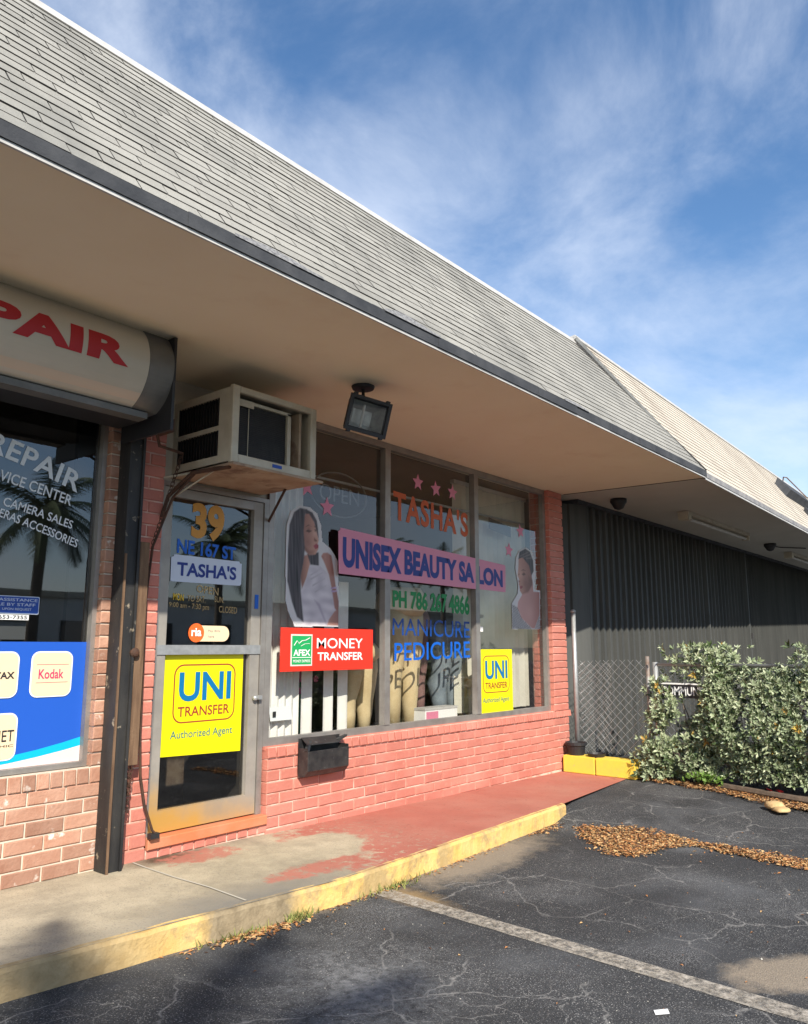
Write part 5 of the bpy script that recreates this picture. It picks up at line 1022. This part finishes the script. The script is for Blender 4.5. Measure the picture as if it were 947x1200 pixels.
litter('fallen_leaves', [(6.00, 3.16), (5.78, 3.02), (5.45, 2.75), (5.33, 2.55), (5.42, 2.38), (5.75, 2.36), (5.98, 2.22), (5.93, 1.85), (5.84, 1.45), (5.80, .8), (5.95, .8), (6.06, 1.45), (6.14, 2.2), (6.22, 2.8)], 5600, .029, .016, .055, 'heap of dry orange leaves in a strip on the asphalt before the ramp', 'leaf litter', zg)
litter('fallen_leaves', [(8.0, 3.60), (7.88, 3.0), (7.72, 2.5), (7.42, 1.9), (7.28, 1.5), (7.2, .8), (7.65, .8), (7.72, 1.9), (7.95, 2.4), (8.15, 3.1), (8.32, 3.62)], 4600, .029, .014, .07, 'dry orange leaf litter along the foot of the hedge', 'leaf litter', lambda x, y: .004)
g = MB()
for k in range(420):
    x = rng.uniform(2.2, 6.1); y = ky(x) - .02 - abs(rng.gauss(0, .035)); dens = noise.noise(Vector((x*2.2, 0, 9)))
    if dens > -.05 or rng.random() < .15: chip(g, x, y, zg(x, y)+.005, rng.uniform(.012, .03))
for k in range(260): x = rng.gauss(2.72, .12); chip(g, x, ky(x)-.03-abs(rng.gauss(0, .05)), zg(x, 3.2)+.006, rng.uniform(.015, .035))
for k in range(110): x = rng.gauss(5.75, .12); chip(g, x, ky(x)-.03-abs(rng.gauss(0, .05)), zg(x, 3.2)+.006, rng.uniform(.015, .035))
for k in range(140): x = rng.gauss(6.0, .25); y = rng.uniform(.8, 3.3); chip(g, x, y, zg(x, y)+.004, rng.uniform(.01, .03))
for k in range(80): x = rng.uniform(2.2, 7); y = rng.uniform(.8, 3.1); chip(g, x, y, zg(x, y)+.004, rng.uniform(.01, .022))
g.build('leaf_bits', [CH1, CH2, CH3], None, 'scattered dry leaf bits along the yellow kerb', 'leaf litter', kind='stuff')
g = MB()
for k in range(260): x = rng.uniform(1.8, 6.6); y = rng.uniform(.8, 3.2); s = rng.uniform(.0015, .004)*(2 if rng.random() < .04 else 1); c = Vector((x, y, zg(x, y)+s*.4)); g.add([c+Vector((s, 0, 0)), c+Vector((0, s, 0)), c+Vector((-s, 0, 0)), c+Vector((0, -s*.8, 0)), c+Vector((0, 0, s*.8))], [(0, 1, 4), (1, 2, 4), (2, 3, 4), (3, 0, 4)])
g.build('pebbles', mat('pale_grit', (.5, .48, .43), (.36, .34, .30), 50, .9), None, 'pale grit scattered over the asphalt', 'gravel', kind='stuff')
GRS = mat('kerb_grass', (0.11, 0.17, 0.03), (0.28, 0.24, 0.08), 30, .8)
for i, (cx, n, sp, lb) in enumerate(((2.98, 110, .045, 'green weed tuft growing at the foot of the kerb by the bare patch'), (2.62, 90, .12, 'straggling dry grass along the kerb left of the weed tuft'), (3.75, 130, .16, 'yellowed grass at the kerb where the parking line ends'))):
    t = thing('grass_tuft', lb, 'grass', (cx, ky(cx)-.05, zg(cx, 3.2))); g = MB()
    for k in range(n):
        x = rng.gauss(cx, sp); y = ky(x)-.02-abs(rng.gauss(0, .035)); z = zg(x, y); h = rng.uniform(.015, .05) if i != 0 else rng.uniform(.02, .06); a = rng.uniform(0, 6.3); l = Vector((math.cos(a), math.sin(a), 0))*h*.9; s_v = Vector((-math.sin(a), math.cos(a), 0))*.004
        g.add([Vector((x, y, z))-s_v, Vector((x, y, z))+s_v, Vector((x, y, z+h))+l], [(0, 1, 2)])
    g.build('blades', GRS, t, kind='stuff')
# food wrapper / broken husk by the mulch, red scrap, white scrap
t = thing('coconut_husk', 'pale tan broken husk lying on the asphalt beside the hedge litter', 'debris', (7.33, 1.95, 0)); TANH = mat('pale_husk', (.62, .44, .22), (.50, .33, .15), 14, .9, bump=.006)
for (x, y, r, h) in ((7.36, 2.00, .075, .055), (7.27, 1.93, .07, .03)):
    g = MB(); g.lathe((x, y, -.002), [(r, 0), (r*1.05, h*.4), (r*.8, h*.9), (r*.3, h*1.05)], 12); g.v = [v + Vector((.012*noise.noise(v*20), .03*noise.noise(v*13), .006*noise.noise(v*31))) for v in g.v]; g.build('husk_piece', TANH, t, smooth=True)
t = thing('paper_scrap', 'crumpled red wrapper under the hedge', 'litter', (7.85, 2.15, .02)); g = MB()
for k in range(8): c = Vector((7.80+rng.uniform(-.03, .03), 2.10+rng.uniform(-.06, .06), .03+rng.uniform(0, .03))); g.add([c, c+Vector((.03, .04, .01)), c+Vector((-.02, .05, .03)), c+Vector((-.03, 0, .02))], [(0, 1, 2, 3)])
g.build('wrapper', flat('red_wrapper', (.55, .03, .05)), t)
t = thing('paper_scrap', 'small white paper scrap on the asphalt near the bottom edge', 'litter', (3.15, 1.33, zg(3.15, 1.33))); z = zg(3.15, 1.33); MB().add([(3.12, 1.34, z+.004), (3.16, 1.30, z+.006), (3.19, 1.32, z+.009), (3.15, 1.36, z+.006)], [(0, 1, 2, 3)]).build('scrap', WHT, t)

# ------------------------------------------------------------------ across the street (mirrored in the glass) and the palm that shades the corner
PB = mat('palm_bark', (.17, .14, .11), (.10, .085, .07), 8, .95, bump=.02); PL = mat('palm_leaflet', (.06, .10, .03), (.10, .14, .045), 6, .5)
def palm(x, y, H, label, seed, nf=20, fl_=2.3):
    rg = random.Random(seed); t = thing('palm_tree', label, 'palm tree', (x, y, -.25))
    lean = Vector((rg.uniform(-.3, .3), rg.uniform(-.3, .3), 0)); pts = [Vector((x, y, -.25)) + lean*(k/6)**2 + Vector((0, 0, (H+.25)*k/6)) for k in range(7)]
    MB().tube(pts, [.20, .16, .14, .13, .13, .13, .15], 12).build('trunk', PB, t, smooth=True)
    top = pts[-1]; g = MB()
    for f in range(nf):
        az = 2*PI*f/nf*2.4 + rg.uniform(-.2, .2); el = rg.uniform(-.35, 1.1); L_ = fl_*rg.uniform(.8, 1.1); P0 = top.copy(); d = Vector((math.cos(az)*math.cos(el), math.sin(az)*math.cos(el), math.sin(el))); pts2 = [P0.copy()]
        for k in range(10): d = (d + Vector((0, 0, -.13))).normalized(); P0 = P0 + d*L_/10; pts2.append(P0.copy())
        g.tube(pts2, [.025-.002*k for k in range(11)], 3, caps=False)
        for k in range(2, 41):
            q = k/4; i = min(int(q), 9); p = pts2[i].lerp(pts2[i+1], q-i); tg = (pts2[i+1]-pts2[i]).normalized(); sd = tg.cross(Vector((0, 0, 1))).normalized(); ll = .55*math.sin(PI*min(.12+k/44, 1))**.6
            for s in (-1, 1):
                e = p + (sd*s*.8 + tg*.55 + Vector((0, 0, -.45+rg.uniform(-.15, .1)))).normalized()*ll; g.add([p - tg*.026, p + tg*.026, e], [(0, 1, 2)])
    g.build('fronds', PL, t); return t
palm(-3.7, -4.7, 5.9, 'palm tree standing in the lot behind the viewer to the left', 3, 44, 1.85)
palm(8.6, -9.6, 4.6, 'palm tree nearest the street mirrored in the repair shop window', 5); palm(7.0, -13.5, 6.8, 'taller palm tree behind the nearest one mirrored in the shop window', 8); palm(16.5, -13.0, 4.8, 'palm tree mirrored in the glass door', 9); palm(27, -15, 5.2, 'palm tree mirrored in the salon window', 12); palm(36, -18, 6, 'far palm tree by the street toward the east', 15)
opp = thing('opposite_building', 'long low white commercial building across the street', 'building', (20, -42, 0))
WW = mat('white_stucco', (.72, .70, .66), (.62, .60, .56), 1, .9); MB().box(-25, 75, -50, -42, -.28, 4.6).build('wall', WW, opp); MB().box(-25.3, 75.3, -50.3, -41.7, 4.6, 5.0).build('parapet', CREAM, opp)
wm = MB().box(0, 3.2, 0, .1, 0, 2.2).mesh('window', DARK)
for i in range(18): inst('window', wm, opp, (-23+i*5.4, -42.0, .9))
# ------------------------------------------------------------------ far end so the lot does not run into nothing
